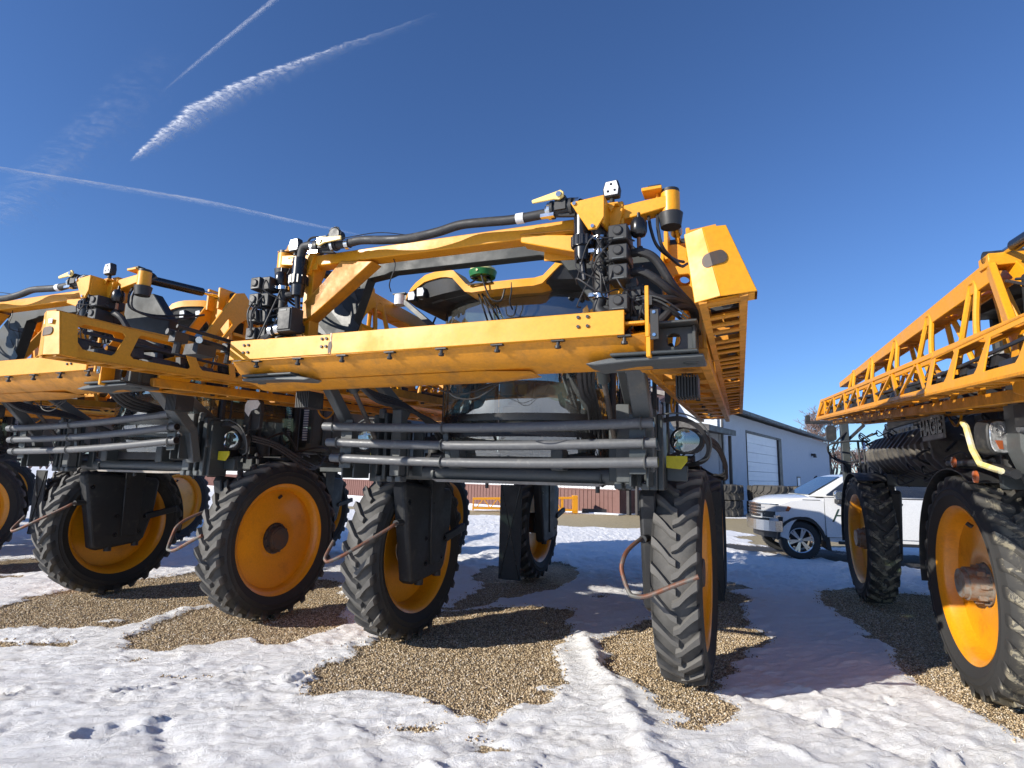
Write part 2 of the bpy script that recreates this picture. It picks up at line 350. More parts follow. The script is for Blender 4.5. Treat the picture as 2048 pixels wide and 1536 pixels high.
for nm, a in (('snow', S), ('grass', blur(mgr, 1)), ('road', blur(mrd, 1))):
    at = gm.attributes.new(nm, 'FLOAT', 'POINT'); at.data.foreach_set('value', a.astype(np.float32).ravel())
def attr(t, n): a = nd(t, 'ShaderNodeAttribute'); a.attribute_name = n; return a.outputs['Fac']
m, t, b = newmat('snow_and_gravel'); v = ocoord(t)
vo = nd(t, 'ShaderNodeTexVoronoi'); vo.inputs['Scale'].default_value = 46; t.links.new(v, vo.inputs['Vector'])
hs = nd(t, 'ShaderNodeSeparateColor'); t.links.new(vo.outputs['Color'], hs.inputs[0])
gc = ramp(t, hs.outputs[0], [(0, (.16, .11, .06)), (.35, (.36, .26, .145)), (.7, (.53, .41, .25)), (1, (.66, .55, .39))])
ed = ramp(t, vo.outputs['Distance'], [(.25, 1), (.75, .35)])
mu = nd(t, 'ShaderNodeMix', data_type='RGBA', blend_type='MULTIPLY'); mu.inputs[0].default_value = 1
t.links.new(gc.outputs[0], mu.inputs[6]); t.links.new(ed.outputs[0], mu.inputs[7])
n1 = noise(t, 1.3, 8, .65, v); n2 = noise(t, 30, 6, .7, v); n5 = noise(t, .25, 8, .7, v)
sc0 = ramp(t, n1.outputs[0], [(.35, (.92, .915, .90)), (.52, (.92, .915, .905)), (.64, (.90, .88, .84)), (.78, (.72, .66, .57))])
spk = ramp(t, n2.outputs[0], [(.34, .93), (.5, 1)]); sc1 = nd(t, 'ShaderNodeMix', data_type='RGBA', blend_type='MULTIPLY'); sc1.inputs[0].default_value = .6
t.links.new(sc0.outputs[0], sc1.inputs[6]); t.links.new(spk.outputs[0], sc1.inputs[7])
grs = ramp(t, n2.outputs[0], [(.3, (.24, .18, .10)), (.5, (.42, .34, .20)), (.75, (.58, .49, .33))])
rdc = ramp(t, n2.outputs[0], [(.3, (.035, .035, .037)), (.7, (.09, .09, .095))])
c = mixc(t, attr(t, 'grass'), mu.outputs[2], grs.outputs[0]); c = mixc(t, attr(t, 'road'), c, rdc.outputs[0])
ma = nd(t, 'ShaderNodeMath', operation='MULTIPLY_ADD'); n3 = noise(t, 11, 9, .74, v)
t.links.new(n3.outputs[0], ma.inputs[0]); ma.inputs[1].default_value = 1.5; 
mb_ = nd(t, 'ShaderNodeMath', operation='SUBTRACT'); t.links.new(attr(t, 'snow'), mb_.inputs[0]); mb_.inputs[1].default_value = .55
t.links.new(mb_.outputs[0], ma.inputs[2]); sm = ramp(t, ma.outputs[0], [(.62, 0), (.74, 1)])
# worn thin snow far away: patches of pale ground show through
far_ = ramp(t, n5.outputs[0], [(.50, 0), (.62, .35)])
c = mixc(t, sm.outputs[0], c, sc1.outputs[2]); t.links.new(c, b.inputs['Base Color'])
b.inputs['Roughness'].default_value = .72; b.inputs['Specular IOR Level'].default_value = .3
nh = noise(t, 9, 12, .78, v, .4); nk = noise(t, 38, 8, .82, v)
nsum = nd(t, 'ShaderNodeMath', operation='MULTIPLY_ADD'); t.links.new(nk.outputs[0], nsum.inputs[0]); nsum.inputs[1].default_value = .40; t.links.new(nh.outputs[0], nsum.inputs[2])
vd = nd(t, 'ShaderNodeMath', operation='MULTIPLY'); t.links.new(vo.outputs['Distance'], vd.inputs[0]); vd.inputs[1].default_value = .35
hm = mixc(t, sm.outputs[0], vd.outputs[0], nsum.outputs[0])
bump(t, hm, .8, .042, b)
gm.materials.append(m); ground = bpy.data.objects.new('ground', gm); link(ground, None, kind='structure')

def hgt(x, y):                                   # ground height at points (nearest grid vertex)
    i = np.clip(np.searchsorted(gx, x), 0, nx-1); j = np.clip(np.searchsorted(gy, y), 0, ny-1); return H[j, i], S[j, i]
# loose pebbles
rs = np.random.RandomState(3)
def scatter(name, N, x0, x1, y0, y1, r0, r1, mat, cond, lift=.25, **props):
    X = rs.uniform(x0, x1, N); Y = y0+(y1-y0)*rs.rand(N)**1.25
    z, s = hgt(X, Y); k = cond(X, Y, s); X, Y, z = X[k], Y[k], z[k]; n = len(X)
    base = np.array([[1,0,0],[-1,0,0],[0,1,0],[0,-1,0],[0,0,1],[0,0,-1]], float)
    fc = np.array([[0,2,4],[2,1,4],[1,3,4],[3,0,4],[2,0,5],[1,2,5],[3,1,5],[0,3,5]])
    r = rs.uniform(r0, r1, (n, 1, 1))*rs.uniform(.55, 1.15, (n, 1, 3))*rs.uniform(.75, 1.25, (n, 6, 1))
    V = base[None]*r; q = rs.randn(n, 4); q /= np.linalg.norm(q, axis=1)[:, None]
    a, b_, c_, d = q.T
    M = np.stack([1-2*(c_*c_+d*d), 2*(b_*c_-d*a), 2*(b_*d+c_*a), 2*(b_*c_+d*a), 1-2*(b_*b_+d*d), 2*(c_*d-b_*a), 2*(b_*d-c_*a), 2*(c_*d+b_*a), 1-2*(b_*b_+c_*c_)], -1).reshape(n, 3, 3)
    V = np.einsum('nij,nkj->nki', M, V)+np.stack([X, Y, z+r.mean((1, 2))*lift], -1)[:, None]
    me = bpy.data.meshes.new(name); me.vertices.add(n*6); me.vertices.foreach_set('co', V.astype(np.float32).ravel())
    F = (fc[None]+6*np.arange(n)[:, None, None]).reshape(-1, 3)
    me.loops.add(F.size); me.loops.foreach_set('vertex_index', F.astype(np.int32).ravel())
    me.polygons.add(len(F)); me.polygons.foreach_set('loop_start', np.arange(0, F.size, 3, dtype=np.int32)); me.update(calc_edges=True)
    at = me.attributes.new('tone', 'FLOAT', 'POINT'); at.data.foreach_set('value', np.repeat(rs.rand(n), 6).astype(np.float32))
    me.materials.append(mat); o = bpy.data.objects.new(name, me); link(o, None, **props); return o
m, t, b = newmat('pebble_stone')
cr = ramp(t, attr(t, 'tone'), [(0, (.19, .13, .075)), (.3, (.41, .30, .17)), (.65, (.59, .455, .28)), (.9, (.70, .59, .43)), (1, (.75, .70, .62))])
t.links.new(cr.outputs[0], b.inputs['Base Color']); b.inputs['Roughness'].default_value = .8
scatter('gravel', 270000, -6.8, 8.0, 4.4, 10.5, .0055, .013, m, lambda X, Y, s: (s < .45) | ((s < .98) & (rs.rand(len(s)) < .22)), kind='stuff', label='loose tan gravel showing where the snow has melted')
m2, t, b = newmat('snow_crumb'); b.inputs['Base Color'].default_value = (.84, .86, .89, 1); b.inputs['Roughness'].default_value = .8
scatter('snow_crumbs', 5000, -6.5, 7.0, 2.6, 9, .002, .007, m2, lambda X, Y, s: ((fbm(X, Y, 1.1, 4, .6) > .22) & (s > .05)) | ((s > .1) & (s < .85)), .1, kind='stuff', label='crumbs and clods of crusted snow')

# ------------------------------------------------------------------ vapour trails high in the sky
def trailmat(name, dens, fx, lo, hi):
    m, t, b = newmat(name); t.nodes.remove(b)
    tr = nd(t, 'ShaderNodeBsdfTransparent'); df = nd(t, 'ShaderNodeBsdfDiffuse'); df.inputs[0].default_value = (.95, .96, 1, 1)
    tl = nd(t, 'ShaderNodeBsdfTranslucent'); tl.inputs[0].default_value = (.95, .96, 1, 1)
    mm = nd(t, 'ShaderNodeMixShader'); mm.inputs[0].default_value = .5; t.links.new(df.outputs[0], mm.inputs[1]); t.links.new(tl.outputs[0], mm.inputs[2])
    ua = attr(t, 'along'); va = attr(t, 'across')
    cx = nd(t, 'ShaderNodeCombineXYZ')
    k = nd(t, 'ShaderNodeMath', operation='MULTIPLY'); k.inputs[1].default_value = fx; t.links.new(ua, k.inputs[0])
    t.links.new(k.outputs[0], cx.inputs[0]); t.links.new(va, cx.inputs[1])
    n = noise(t, 1.6, 6, .62, cx.outputs[0], 1.1); a = ramp(t, n.outputs[0], [(lo, 0), (hi, 1)])
    ed = attr(t, 'thick')
    k2 = nd(t, 'ShaderNodeMath', operation='MULTIPLY'); k2.inputs[1].default_value = fx*.22; t.links.new(ua, k2.inputs[0]); cx2 = nd(t, 'ShaderNodeCombineXYZ'); t.links.new(k2.outputs[0], cx2.inputs[0]); t.links.new(va, cx2.inputs[1])
    nb = noise(t, 2.6, 5, .7, cx2.outputs[0], .8); ab = ramp(t, nb.outputs[0], [(.32, .15), (.62, 1)])
    m0 = nd(t, 'ShaderNodeMath', operation='MULTIPLY'); t.links.new(a.outputs[0], m0.inputs[0]); t.links.new(ab.outputs[0], m0.inputs[1]); a = m0
    m1 = nd(t, 'ShaderNodeMath', operation='MULTIPLY'); t.links.new(a.outputs[0], m1.inputs[0]); t.links.new(ed, m1.inputs[1])
    m2 = nd(t, 'ShaderNodeMath', operation='MULTIPLY'); t.links.new(m1.outputs[0], m2.inputs[0]); m2.inputs[1].default_value = dens
    mx = nd(t, 'ShaderNodeMixShader'); t.links.new(m2.outputs[0], mx.inputs[0]); t.links.new(tr.outputs[0], mx.inputs[1]); t.links.new(mm.outputs[0], mx.inputs[2])
    t.links.new(mx.outputs[0], t.nodes['Material Output'].inputs[0]); return m
def trail(pts, wid, env, mat, seed, jag=0, asym=0, **props):
    # pts: ground-plan points at cruising height; a band of ice cloud, feathered at its edges
    P = np.array(pts, float); seg = np.linalg.norm(np.diff(P, axis=0), axis=1); s = np.concatenate([[0], np.cumsum(seg)]); L = s[-1]
    n = 420; u = np.linspace(0, L, n); C = np.stack([np.interp(u, s, P[:, i]) for i in range(3)], -1)
    T = np.gradient(C, axis=0); T /= np.linalg.norm(T, axis=1)[:, None]
    N = np.stack([-T[:, 1], T[:, 0], np.zeros(n)], -1); N /= np.linalg.norm(N, axis=1)[:, None]
    W = np.interp(u/L, *wid); rr = np.random.RandomState(seed)
    j = fbm(u/W.mean()*1.1, u*0+seed, 1.0, 4, .6)
    m = 25; V = np.linspace(-1, 1, m)
    X = C[:, None]+N[:, None]*((V[None]+j[:, None]*jag)*W[:, None])[:, :, None]
    X[:, :, 2] += (1-V[None]**2)*W[:, None]*.35
    me = grid_mesh('vapour_trail', X[:, :, 0], X[:, :, 1], X[:, :, 2])
    e = np.interp(u/L, *env)[:, None]*np.clip(1-np.abs(V[None])**1.5, 0, 1)**1.3
    if asym: jj = fbm(u/W.mean()*2.3, u*0+seed+4, 1.0, 4, .65)[:, None]; vv = V[None]+jj*.35; e = np.interp(u/L, *env)[:, None]*(.72*np.exp(-((vv+.45)/.20)**2)+.85*np.clip((vv+.65)*4, 0, 1)*np.clip((.95-vv)/1.3, 0, 1))*np.clip((1-np.abs(V[None]))*4, 0, 1)
    for nm, a in (('along', np.repeat((u/W.mean())[:, None], m, 1)), ('across', np.repeat(V[None], n, 0)), ('thick', e)):
        at = me.attributes.new(nm, 'FLOAT', 'POINT'); at.data.foreach_set('value', a.astype(np.float32).ravel())
    me.materials.append(mat); o = bpy.data.objects.new('vapour_trail', me); link(o, None, **props); o.visible_shadow = True; return o
ALT = 3000.
MT1 = trailmat('ice_cloud_ribbed', .95, 1.3, .28, .56); MT2 = trailmat('ice_cloud_fine', .75, .35, .25, .6); MT3 = trailmat('ice_cloud_faint', .34, 1.1, .42, .75)
trail([(-3885,5273,ALT),(-3447,4957,ALT),(-2899,4572,ALT),(-2321,4197,ALT),(-1660,3847,ALT),(-1221,3630,ALT),(-905,3494,ALT),(-535,3310,ALT)],
      ([0,.1,.35,.6,.8,1],[30,80,160,110,60,34]), ([0,.06,.3,.55,.7,.85,1],[0,.8,1,.85,.55,.25,0]), MT1, 3, .10, 1,
      label='broad ribbed vapour trail rising across the upper left sky', category='vapour trail')
trail([(-2949,4207,ALT),(-2394,3803,ALT),(-1596,3229,ALT),(-1210,2947,ALT)], ([0,.3,1],[9,20,24]), ([0,.25,.5,1],[0,.5,.85,1]), MT2, 8, .06,
      label='short thin straight vapour trail above the broad ribbed one', category='vapour trail')
trail([(-5613,5387,ALT),(-5014,5597,ALT),(-4102,5921,ALT),(-3539,6129,ALT),(-2872,6482,ALT),(-2343,6737,ALT),(-1866,6984,ALT)], ([0,.5,.8,1],[75,90,60,20]), ([0,.5,.85,1],[.8,.8,.6,.2]), MT2, 5, .10,
      label='long low vapour trail sloping down to the middle sprayer', category='vapour trail')
trail([(-7541,7732,ALT+200),(-5612,6260,ALT+200),(-4393,5333,ALT+200),(-3565,4709,ALT+200),(-2700,4000,ALT+200)], ([0,1],[420,240]), ([0,.3,.8,1],[.6,.9,.6,0]), MT3, 11, .05,
      label='faint old vapour trail spread into wisps at the left', category='vapour trail')

# ------------------------------------------------------------------ wheels
TW = .19
def tyre_mb(Rr=1.0, W=TW, nl=27, lug=.042, rim=.70):
    mb = MB(); Rc = Rr-lug
    mb.lathe([(-W*.80, rim-.01), (-W*.93, rim+.03), (-W*1.08, rim+.10), (-W*1.125, rim+.108), (-W*1.10, rim+.115), (-W*1.10, rim+.155), (-W*1.135, rim+.163), (-W*1.10, rim+.17), (-W*1.02, Rc-.055), (-W*.93, Rc-.022), (-W*.55, Rc-.003), (0, Rc), (W*.55, Rc-.003), (W*.93, Rc-.022), (W*1.02, Rc-.055), (W*1.10, rim+.17), (W*1.135, rim+.163), (W*1.10, rim+.155), (W*1.10, rim+.115), (W*1.125, rim+.108), (W*1.08, rim+.10), (W*.93, rim+.03), (W*.80, rim-.01)], (0, 0, 0), 'x', 96)
    pitch = 2*math.pi/nl
    st = [(.00, .0, .030, 0), (.035, .03, .032, 0), (.09, .095, .033, 0), (.145, .15, .038, .004), (W*.99, .185, .043, .012), (W*1.04, .195, .043, .055), (W*1.06, .20, .036, .085)]
    for s in (-1, 1):
        for k in range(nl):
            t0 = k*pitch+(pitch/2 if s > 0 else 0); vs = []
            for (x, dt, hw, drop) in st:
                x = x if x > .02 else -.018
                for (rr, kk) in ((Rr-drop-lug-.014, 1.35), (Rr-drop, .82)):
                    for e in (-1, 1):
                        # lug centre line climbs from the middle out to the shoulder, chevron open upward at the front
                        th = t0+dt*1.0+e*hw*kk/Rr
                        vs.append((s*x, -math.cos(th)*rr, math.sin(th)*rr))
            n = len(st); fs = [(0, 1, 3, 2), (4*n-4, 4*n-3, 4*n-1, 4*n-2)]
            for i in range(n-1):
                a = 4*i; b = a+4
                fs += [(a+2, a+3, b+3, b+2), (a, a+2, b+2, b), (a+1, b+1, b+3, a+3)]
            mb.add(vs, fs)
    return mb
def rim_mb(s, deep):          # s=+1: dish opens to +x
    d = s*deep
    mb = MB().lathe([(s*.163, .695), (s*.172, .712), (s*.160, .712), (s*.148, .672), (s*.11, .655), (s*.06, .640), (s*-.02, .625), (s*-.10, .645), (s*-.148, .672), (s*-.160, .712), (s*-.172, .712), (s*-.163, .695), (s*-.14, .66), (s*-.09, .632), (d-s*.014, .615), (d-s*.03, .40), (d-s*.014, .23), (d-s*.014, .20), (d, .20), (d, .23), (d+s*.02, .30), (d-s*.012, .40), (d+s*.01, .612), (s*.06, .626), (s*.11, .642), (s*.14, .66), (s*.163, .695)], (0, 0, 0), 'x', 96)
    return mb
def hub_mb(s, deep, proud):
    d = s*deep; mb = MB().lathe([(d-s*.12, .0001), (d-s*.12, .19), (d+s*.01, .19), (d+s*.012, .155), (d+s*proud*.8, .150), (d+s*proud*.82, .135), (d+s*proud, .130), (d+s*proud, .0001)], (0, 0, 0), 'x', 32)
    for k in range(10):
        t = 2*math.pi*k/10; c = (d+s*.005, .175*math.cos(t), .175*math.sin(t))
        mb.tube([c, (c[0]+s*.035, c[1], c[2])], .015, 6)
    if proud > .15:
        for k in range(8):
            t = 2*math.pi*k/8; c = (d+s*proud*.35, .152*math.cos(t), .152*math.sin(t)); mb.box((c[0]-.03, c[1]-.02, c[2]-.02), (c[0]+.03, c[1]+.02, c[2]+.02))
    return mb
_cache = {}
def shared(key, name, build, mat, parent, **k):
    if key not in _cache:
        o = mk(name, build(), mat, parent, **k); _cache[key] = o.data; return o
    o = bpy.data.objects.new(name, _cache[key]); link(o, parent); return o
def wheel(root, x, y, s, kind, steer=0, spin=0):
    wh = empty('wheel', (x, y, 1.0), root, steer)
    # tyre presses a little into the gravel
    ty = shared(('tyre', kind), 'tyre', tyre_mb, TYRM if kind == 'old' else TYR, wh, fix=False)
    ty.rotation_euler.x = spin
    deep, proud = (.0, .20) if kind == 'old' else (.055, .10)
    if s < 0 and kind != 'old': pass
    shared(('rim', kind, s), 'rim', lambda: rim_mb(s, deep), RIMM, wh, fix=True)
    shared(('hub', kind, s), 'hub', lambda: hub_mb(s, deep, proud), HUBL if kind == 'old' else HUBM, wh)
    vs = MB().tube([(s*(.06), 0, .52), (s*.10, .0, .55)], .02, 8); shared(('valve', s), 'valve_stem', lambda: vs, BLK, wh)
    return wh
# ------------------------------------------------------------------ the sprayers
def bolts(mb, pts, r=.012, d=.012, ax='y'):
    for p in pts:
        mb.nxt(); q = [p[0], p[1], p[2]]; q['xyz'.index(ax)] -= d; mb.tube([p, q], r, 6)
    return mb
def rrect(x0, z0, x1, z1, r, n=3):
    out = []
    for cx, cz, a in ((x1-r, z1-r, 0), (x0+r, z1-r, 90), (x0+r, z0+r, 180), (x1-r, z0+r, 270)):
        for k in range(n+1):
            t = R(a+90*k/n); out.append((cx+r*math.cos(t), cz+r*math.sin(t)))
    return out
def circle(cx, cz, r, n=12): return [(cx+r*math.cos(2*math.pi*k/n), cz+r*math.sin(2*math.pi*k/n)) for k in range(n)]

mk_ = mk
def wing(root, s, old=False):
    mk = mk_
    """one folded boom wing; s=+1 right side. local x = distance outward is s*x"""
    X = lambda v: s*v
    inn = empty('inner_boom', (0, 0, 0), root)
    zt = 3.74
    # head plate facing forward with its arch, and side cheeks
    hp = MB(); poly = [(X(1.56), 2.86), (X(1.57), 3.35), (X(1.59), 3.72), (X(1.62), 3.90), (X(1.80), 3.90), (X(1.90), 3.72), (X(1.95), 3.35), (X(1.97), 2.86), (X(1.86), 2.86), (X(1.84), 3.15), (X(1.78), 3.38), (X(1.69), 3.38), (X(1.65), 3.15), (X(1.63), 2.86)]
    hp.plate(poly, [[(X(a), b) for a, b in rrect(1.66, 3.52, 1.80, 3.62, .02)]], 'y', -1.26, -1.21)
    hp.box((X(1.60), -1.34, 3.74), (X(1.635), -1.12, 4.0)); hp.box((X(1.78), -1.34, 3.74), (X(1.815), -1.12, 4.0))
    hp.box((X(1.60), -1.20, 3.44), (X(1.94), -.95, 3.48))
    if old: mk('head_arm', MB().bar((X(1.66), -1.15, 3.88), (X(1.50), -1.95, 2.85), .05, .12).bar((X(1.80), -1.15, 3.88), (X(1.95), -1.95, 2.85), .05, .12).box((X(1.60), -1.24, 3.84), (X(1.84), -1.06, 3.94)), YEL, inn, .006)
    else: mk('head_plate', hp, YEL, inn, .006)
    ck = MB()
    for xx in (1.57, 1.93):
        ck.plate([(-2.05, 2.74), (-1.75, 2.74), (-1.62, 2.92), (-1.16, 3.58), (-1.00, 3.72), (-1.03, 3.90), (-1.12, 3.98), (-1.24, 3.94), (-1.36, 3.74), (-1.72, 3.12), (-2.05, 2.98)], [[(-1.52, 3.27), (-1.46, 3.22), (-1.24, 3.56), (-1.30, 3.62)]], 'x', X(xx), X(xx+.03))
    if not old: mk('cheek_plate', ck, YEL, inn, .005)
    mk('pivot_pin', MB().tube([(X(1.58), -1.16, 3.93), (X(1.84), -1.16, 3.93)], .05, 16), BLK, inn)
    tc = MB().plate([(-1.2, zt-.02), (-1.2, zt+.16), (4.9, zt-.04), (4.9, zt-.13)], [], 'x', X(1.62), X(1.645))
    tc.plate([(-1.2, zt-.02), (-1.2, zt+.16), (4.9, zt-.04), (4.9, zt-.13)], [], 'x', X(1.80), X(1.825))
    mk('top_chord', tc, YEL, inn, .004)
    tcp = MB(); holes = []
    zb = lambda y: zt-.035-.105*(y+1.2)/6.1*.9
    for seg in range(8):
        y0 = -1.15+seg*.76; y1 = y0+.72; cy = (y0+y1)/2
        hx = [(X(1.715)+.045*math.cos(a), cy+.12*math.sin(a)) for a in (2*math.pi*k/12 for k in range(12))]
        tcp.plate([(X(1.64), y0), (X(1.805), y0), (X(1.805), y0+.76), (X(1.64), y0+.76)], [hx], 'z', zt-.02-.015*seg, zt-.0-.015*seg)
    mk('chord_web_plate', tcp, YELD, inn)
    # bottom ladder
    zL = lambda y: 2.74+.035*(y+2.1)
    for xx in (1.49, 1.93):
        mk('bottom_chord', MB().bar((X(xx), -2.1, zL(-2.1)), (X(xx), 4.9, zL(4.9)), .07, .09), YELD, inn, .006)
    for k in range(9):
        y = -1.6+.72*k; h = zL(y)
        mk('cross_rung', MB().box((X(1.52), y-.10, h-.035), (X(1.90), y+.10, h-.015)).box((X(1.52), y-.10, h-.03), (X(1.90), y-.085, h+.05)).box((X(1.52), y+.085, h-.03), (X(1.90), y+.10, h+.05)), YELD, inn)
    dg = MB()
    for k in range(8):
        y = -1.5+.72*k; dg.bar((X(1.52), y, zL(y)), (X(1.90), y+.66, zL(y)), .05, .012)
    mk('diagonal_strip', dg, YELD, inn)
    # bent inverted-V tubes
    for k in range(5):
        y = -.93+1.18*k if k else -.85; za = zt+.08-.018*k; h = zL(y)+.03
        for xx in (1.49, 1.93):
            x2 = 1.64 if xx < 1.7 else 1.81
            sp_ = .38 if k else .30
            mk('bent_brace', MB().spline([(X(xx), y-sp_, h), (X(xx*.45+x2*.55), y-sp_*.45, h+(za-h)*.6), (X(x2+(.0)), y-.07, za-.06), (X(x2), y, za-.01), (X(x2), y+.07, za-.06), (X(xx*.45+x2*.55), y+sp_*.45, h+(za-h)*.6), (X(xx), y+sp_, h)], .026, 8, 4), YEL, inn)
        zz = h+.10
        pl = MB().plate([(X(1.50), zz), (X(1.93), zz), (X(1.93), zz+.13), (X(1.50), zz+.13)], [circle(X(v), zz+.065, .035, 10) for v in (1.56, 1.66, 1.76, 1.86)], 'y', y+sp_, y+sp_+.02)
        mk('perforated_plate', pl, YEL, inn)
    hz = MB()
    for q in range(3):
        hz.spline([(X(1.62+.08*q), -1.9, 2.86), (X(1.66+.05*q), -1.0, 2.80), (X(1.60+.09*q), .6, 2.93), (X(1.66+.06*q), 2.4, 2.96), (X(1.64+.06*q), 4.7, 3.08)], .022, 7, 5)
    for k in range(12):
        y = -1.2+.5*k; hz.tube([(X(1.70), y, zL(y)+.06), (X(1.70), y, zL(y)-.04)], .025, 8).box((X(1.64), y-.05, zL(y)+.04), (X(1.78), y+.05, zL(y)+.12))
    mk('hose_bundle', hz, HOSE, inn)
    # outer section lying alongside
    out = empty('outer_boom', (0, 0, 0), root)
    zO = lambda y: 2.80+.030*(y+3.1)
    x0, x1, ya, yb, yc = 1.97, 2.25, -3.12, (-1.32 if not old else -.75), (4.55 if not old else 5.1)
    H0, H1 = .38, .37
    def mk(name, mb, *a, **k):                 # the section narrows upwards
        mb.v = [(x-.24*s*max(0, z-zO(y))*min(1.1, max(0, (s*x-x0)/(x1-x0))), y, z) for x, y, z in mb.v]; return mk_(name, mb, *a, **k)
    if s < 0 and not old: ya, yb = -.62, .55
    cap = MB()
    if s > 0 or True:
        ph = [(X(x0-.02), 0), (X((x0+x1)/2-.03), -.035), (X(x1), 0)]
        c3 = MB()
        for (a, b) in ((0, 1), (1, 2)):
            p, q = ph[a], ph[b]
            c3.hexa([(p[0], ya+p[1], zO(ya)), (q[0], ya+q[1], zO(ya)), (q[0], ya+q[1]+.012, zO(ya)), (p[0], ya+p[1]+.012, zO(ya)), (p[0], ya+p[1], zO(ya)+H0), (q[0], ya+q[1], zO(ya)+H0), (q[0], ya+q[1]+.012, zO(ya)+H0), (p[0], ya+p[1]+.012, zO(ya)+H0)])
        mk('end_plate', c3, YEL, out, .003)
        cx = (x0+x1)/2+.01
        xm = (x0+x1)/2-.03; pts = [(a+.02, b) for a, b in rrect(-.075, .165, .075, .235, .034, 5)]; so_ = []
        yf = lambda xx: ya-.035*(1-abs(xx-xm)/((xm-x0+.02) if xx < xm else (x1-xm)))
        for sd_ in (0, 1):
            pq = [(min(a, 0) if sd_ == 0 else max(a, 0), b) for a, b in pts]
            vs = [(X(xm+a), yf(xm+a)-e-.001, zO(ya)+b+a*.14) for e in (.004, .0015) for a, b in pq]; n = len(pq)
            mk('slot_opening', MB().add(vs, [tuple(range(n)), tuple(range(n, 2*n))]), HUBM, out, smooth=False)
    # cut-out side plates of the near half
    def sideplate(xx):
        top = lambda y: zO(y)+H0; hs = []
        o_ = ya+3.12; wins = [(a+o_, b+o_, c) for a, b, c in ((-2.98, -2.54, 1), (-2.50, -1.88, 2), (-1.82, -1.40, 3)) if b+o_ < yb-.05]
        if old: wins = [(-3.0, -2.5, 1), (-2.42, -1.9, 3), (-1.82, -1.35, 3), (-1.25, -.85, 3)]
        for (a, b, kd) in wins:
            lo, hi = zO(a)+.075, zO(b)+H0-.075
            if kd == 1: hs.append([(a, lo+.11), (a+.07, lo+.01), (b-.13, lo+.005), (b-.10, lo+.03), (b, hi-.03), (b-.02, hi), (a+.09, hi), (a, hi-.07)])
            elif kd == 2: hs.append([(a, lo+.03), (a+.03, lo), (b-.03, lo+.005), (b, lo+.03), (b-.07, hi-.02), (b-.10, hi), (a+.12, hi), (a+.09, hi-.02)])
            else: hs.append([(a+.05, lo+.03), (a+.08, lo), (b, lo+.01), (b, hi), (a+.02, hi), (a-.02, hi-.03)])
        return [(ya, zO(ya)), (yb, zO(yb)), (yb, top(yb)), (ya, top(ya))], hs
    mk('box_shell', MB().box((X(x0), ya+.012, zO(ya)), (X(x1), ya+.14, zO(ya)+.004)).box((X(x1-.012), ya+.012, zO(ya)), (X(x1), ya+.14, zO(ya)+H0)).box((X(x0), ya+.012, zO(ya)+H0-.01), (X(x1), ya+.14, zO(ya)+H0)), YEL, out)
    x1 -= .045
    for xx in (x0, x1-.02):
        pl, hs = sideplate(xx); mk('cutout_side_plate', MB().plate(pl, hs, 'x', X(xx), X(xx+.014)), YEL, out, .003)
    mk('top_plate', MB().plate([(X(x0), ya), (X(x1), ya), (X(x1), yb), (X(x0), yb)], [[(X(x0+.06), a), (X(x1-.06), a), (X(x1-.06), a+.3), (X(x0+.06), a+.3)] for a in (-2.8, -2.3, -1.8) if a > ya and a+.3 < yb], 'z', zO(ya)+H0+.002, zO(ya)+H0+.016), YELD, out)
    # underside: ladder with slots
    y = ya+.02; k = 0
    while y < yc-.2:
        ln = (.20 if k % 3 else .32) if y < 1 else .36
        mk('underside_rung', MB().box((X(x0+.035), y, zO(y)-.012), (X(x1-.035), y+.065, zO(y)+.0)).box((X(x0+.035), y+.057, zO(y)-.012), (X(x1-.035), y+.065, zO(y)+.05)), YELD, out)
        y += ln; k += 1
    for xx in (x0+.02, x1-.02):
        mk('lower_chord', MB().bar((X(xx), ya, zO(ya)-.004), (X(xx), yc, zO(yc)-.004), .04, .018), YELD, out)
    for xx in (x0+.025, x1-.025):
        mk('chord_tube', MB().bar((X(xx), yb-.02, zO(yb)+.03), (X(xx), yc, zO(yc)+.03), .05, .05), YEL, out, .006)
        mk('chord_tube', MB().bar((X(xx), yb-.02, zO(yb)+H0-.03), (X(xx), yc, zO(yc)+H1-.03), .05, .05), YEL, out, .006)
        n = 7; L = (yc-yb)/n
        for k in range(n):
            a = yb+k*L; b = a+L*.52; c_ = a+L
            for p, q in (((a+.04, 0), (b-.03, 1)), ((b+.03, 1), (c_-.04, 0))):
                z0 = zO(p[0])+(.05 if not p[1] else H1-.05); z1 = zO(q[0])+(.05 if not q[1] else H1-.05)
                mk('truss_diagonal', MB().bar((X(xx), p[0], z0), (X(xx), q[0], z1), .035, .035, (1, 0, 0)), YEL, out)
    mk('far_end_plate', MB().prism([(yc-.05, zO(yc)-.01), (yc+.05, zO(yc)), (yc-.02, zO(yc)+H1), (yc-.12, zO(yc)+H1)], 'x', X(x0), X(x1)), YEL, out, .006)
    nz = MB()
    for k in range(15):
        y = -2.9+.5*k; nz.box((X(2.07), y-.06, zO(y)+.10), (X(2.15), y+.06, zO(y)+.18)).tube([(X(2.11), y, zO(y)+.12), (X(2.11), y, zO(y)+.01)], .03, 8).box((X(2.02), y+.12, zO(y)+.03), (X(2.19), y+.30, zO(y)+.12))
    nz.spline([(X(2.13), -3.0, 2.98), (X(2.10), -1.5, 2.93), (X(2.14), 0, 3.02), (X(2.10), 2, 3.05), (X(2.12), 4.4, 3.12)], .025, 8, 5).spline([(X(2.18), -2.9, 3.05), (X(2.16), -.5, 3.02), (X(2.18), 2, 3.12), (X(2.16), 4.4, 3.2)], .016, 8, 5)
    mk('nozzle_line', nz, BLK, out)
    fit = MB()
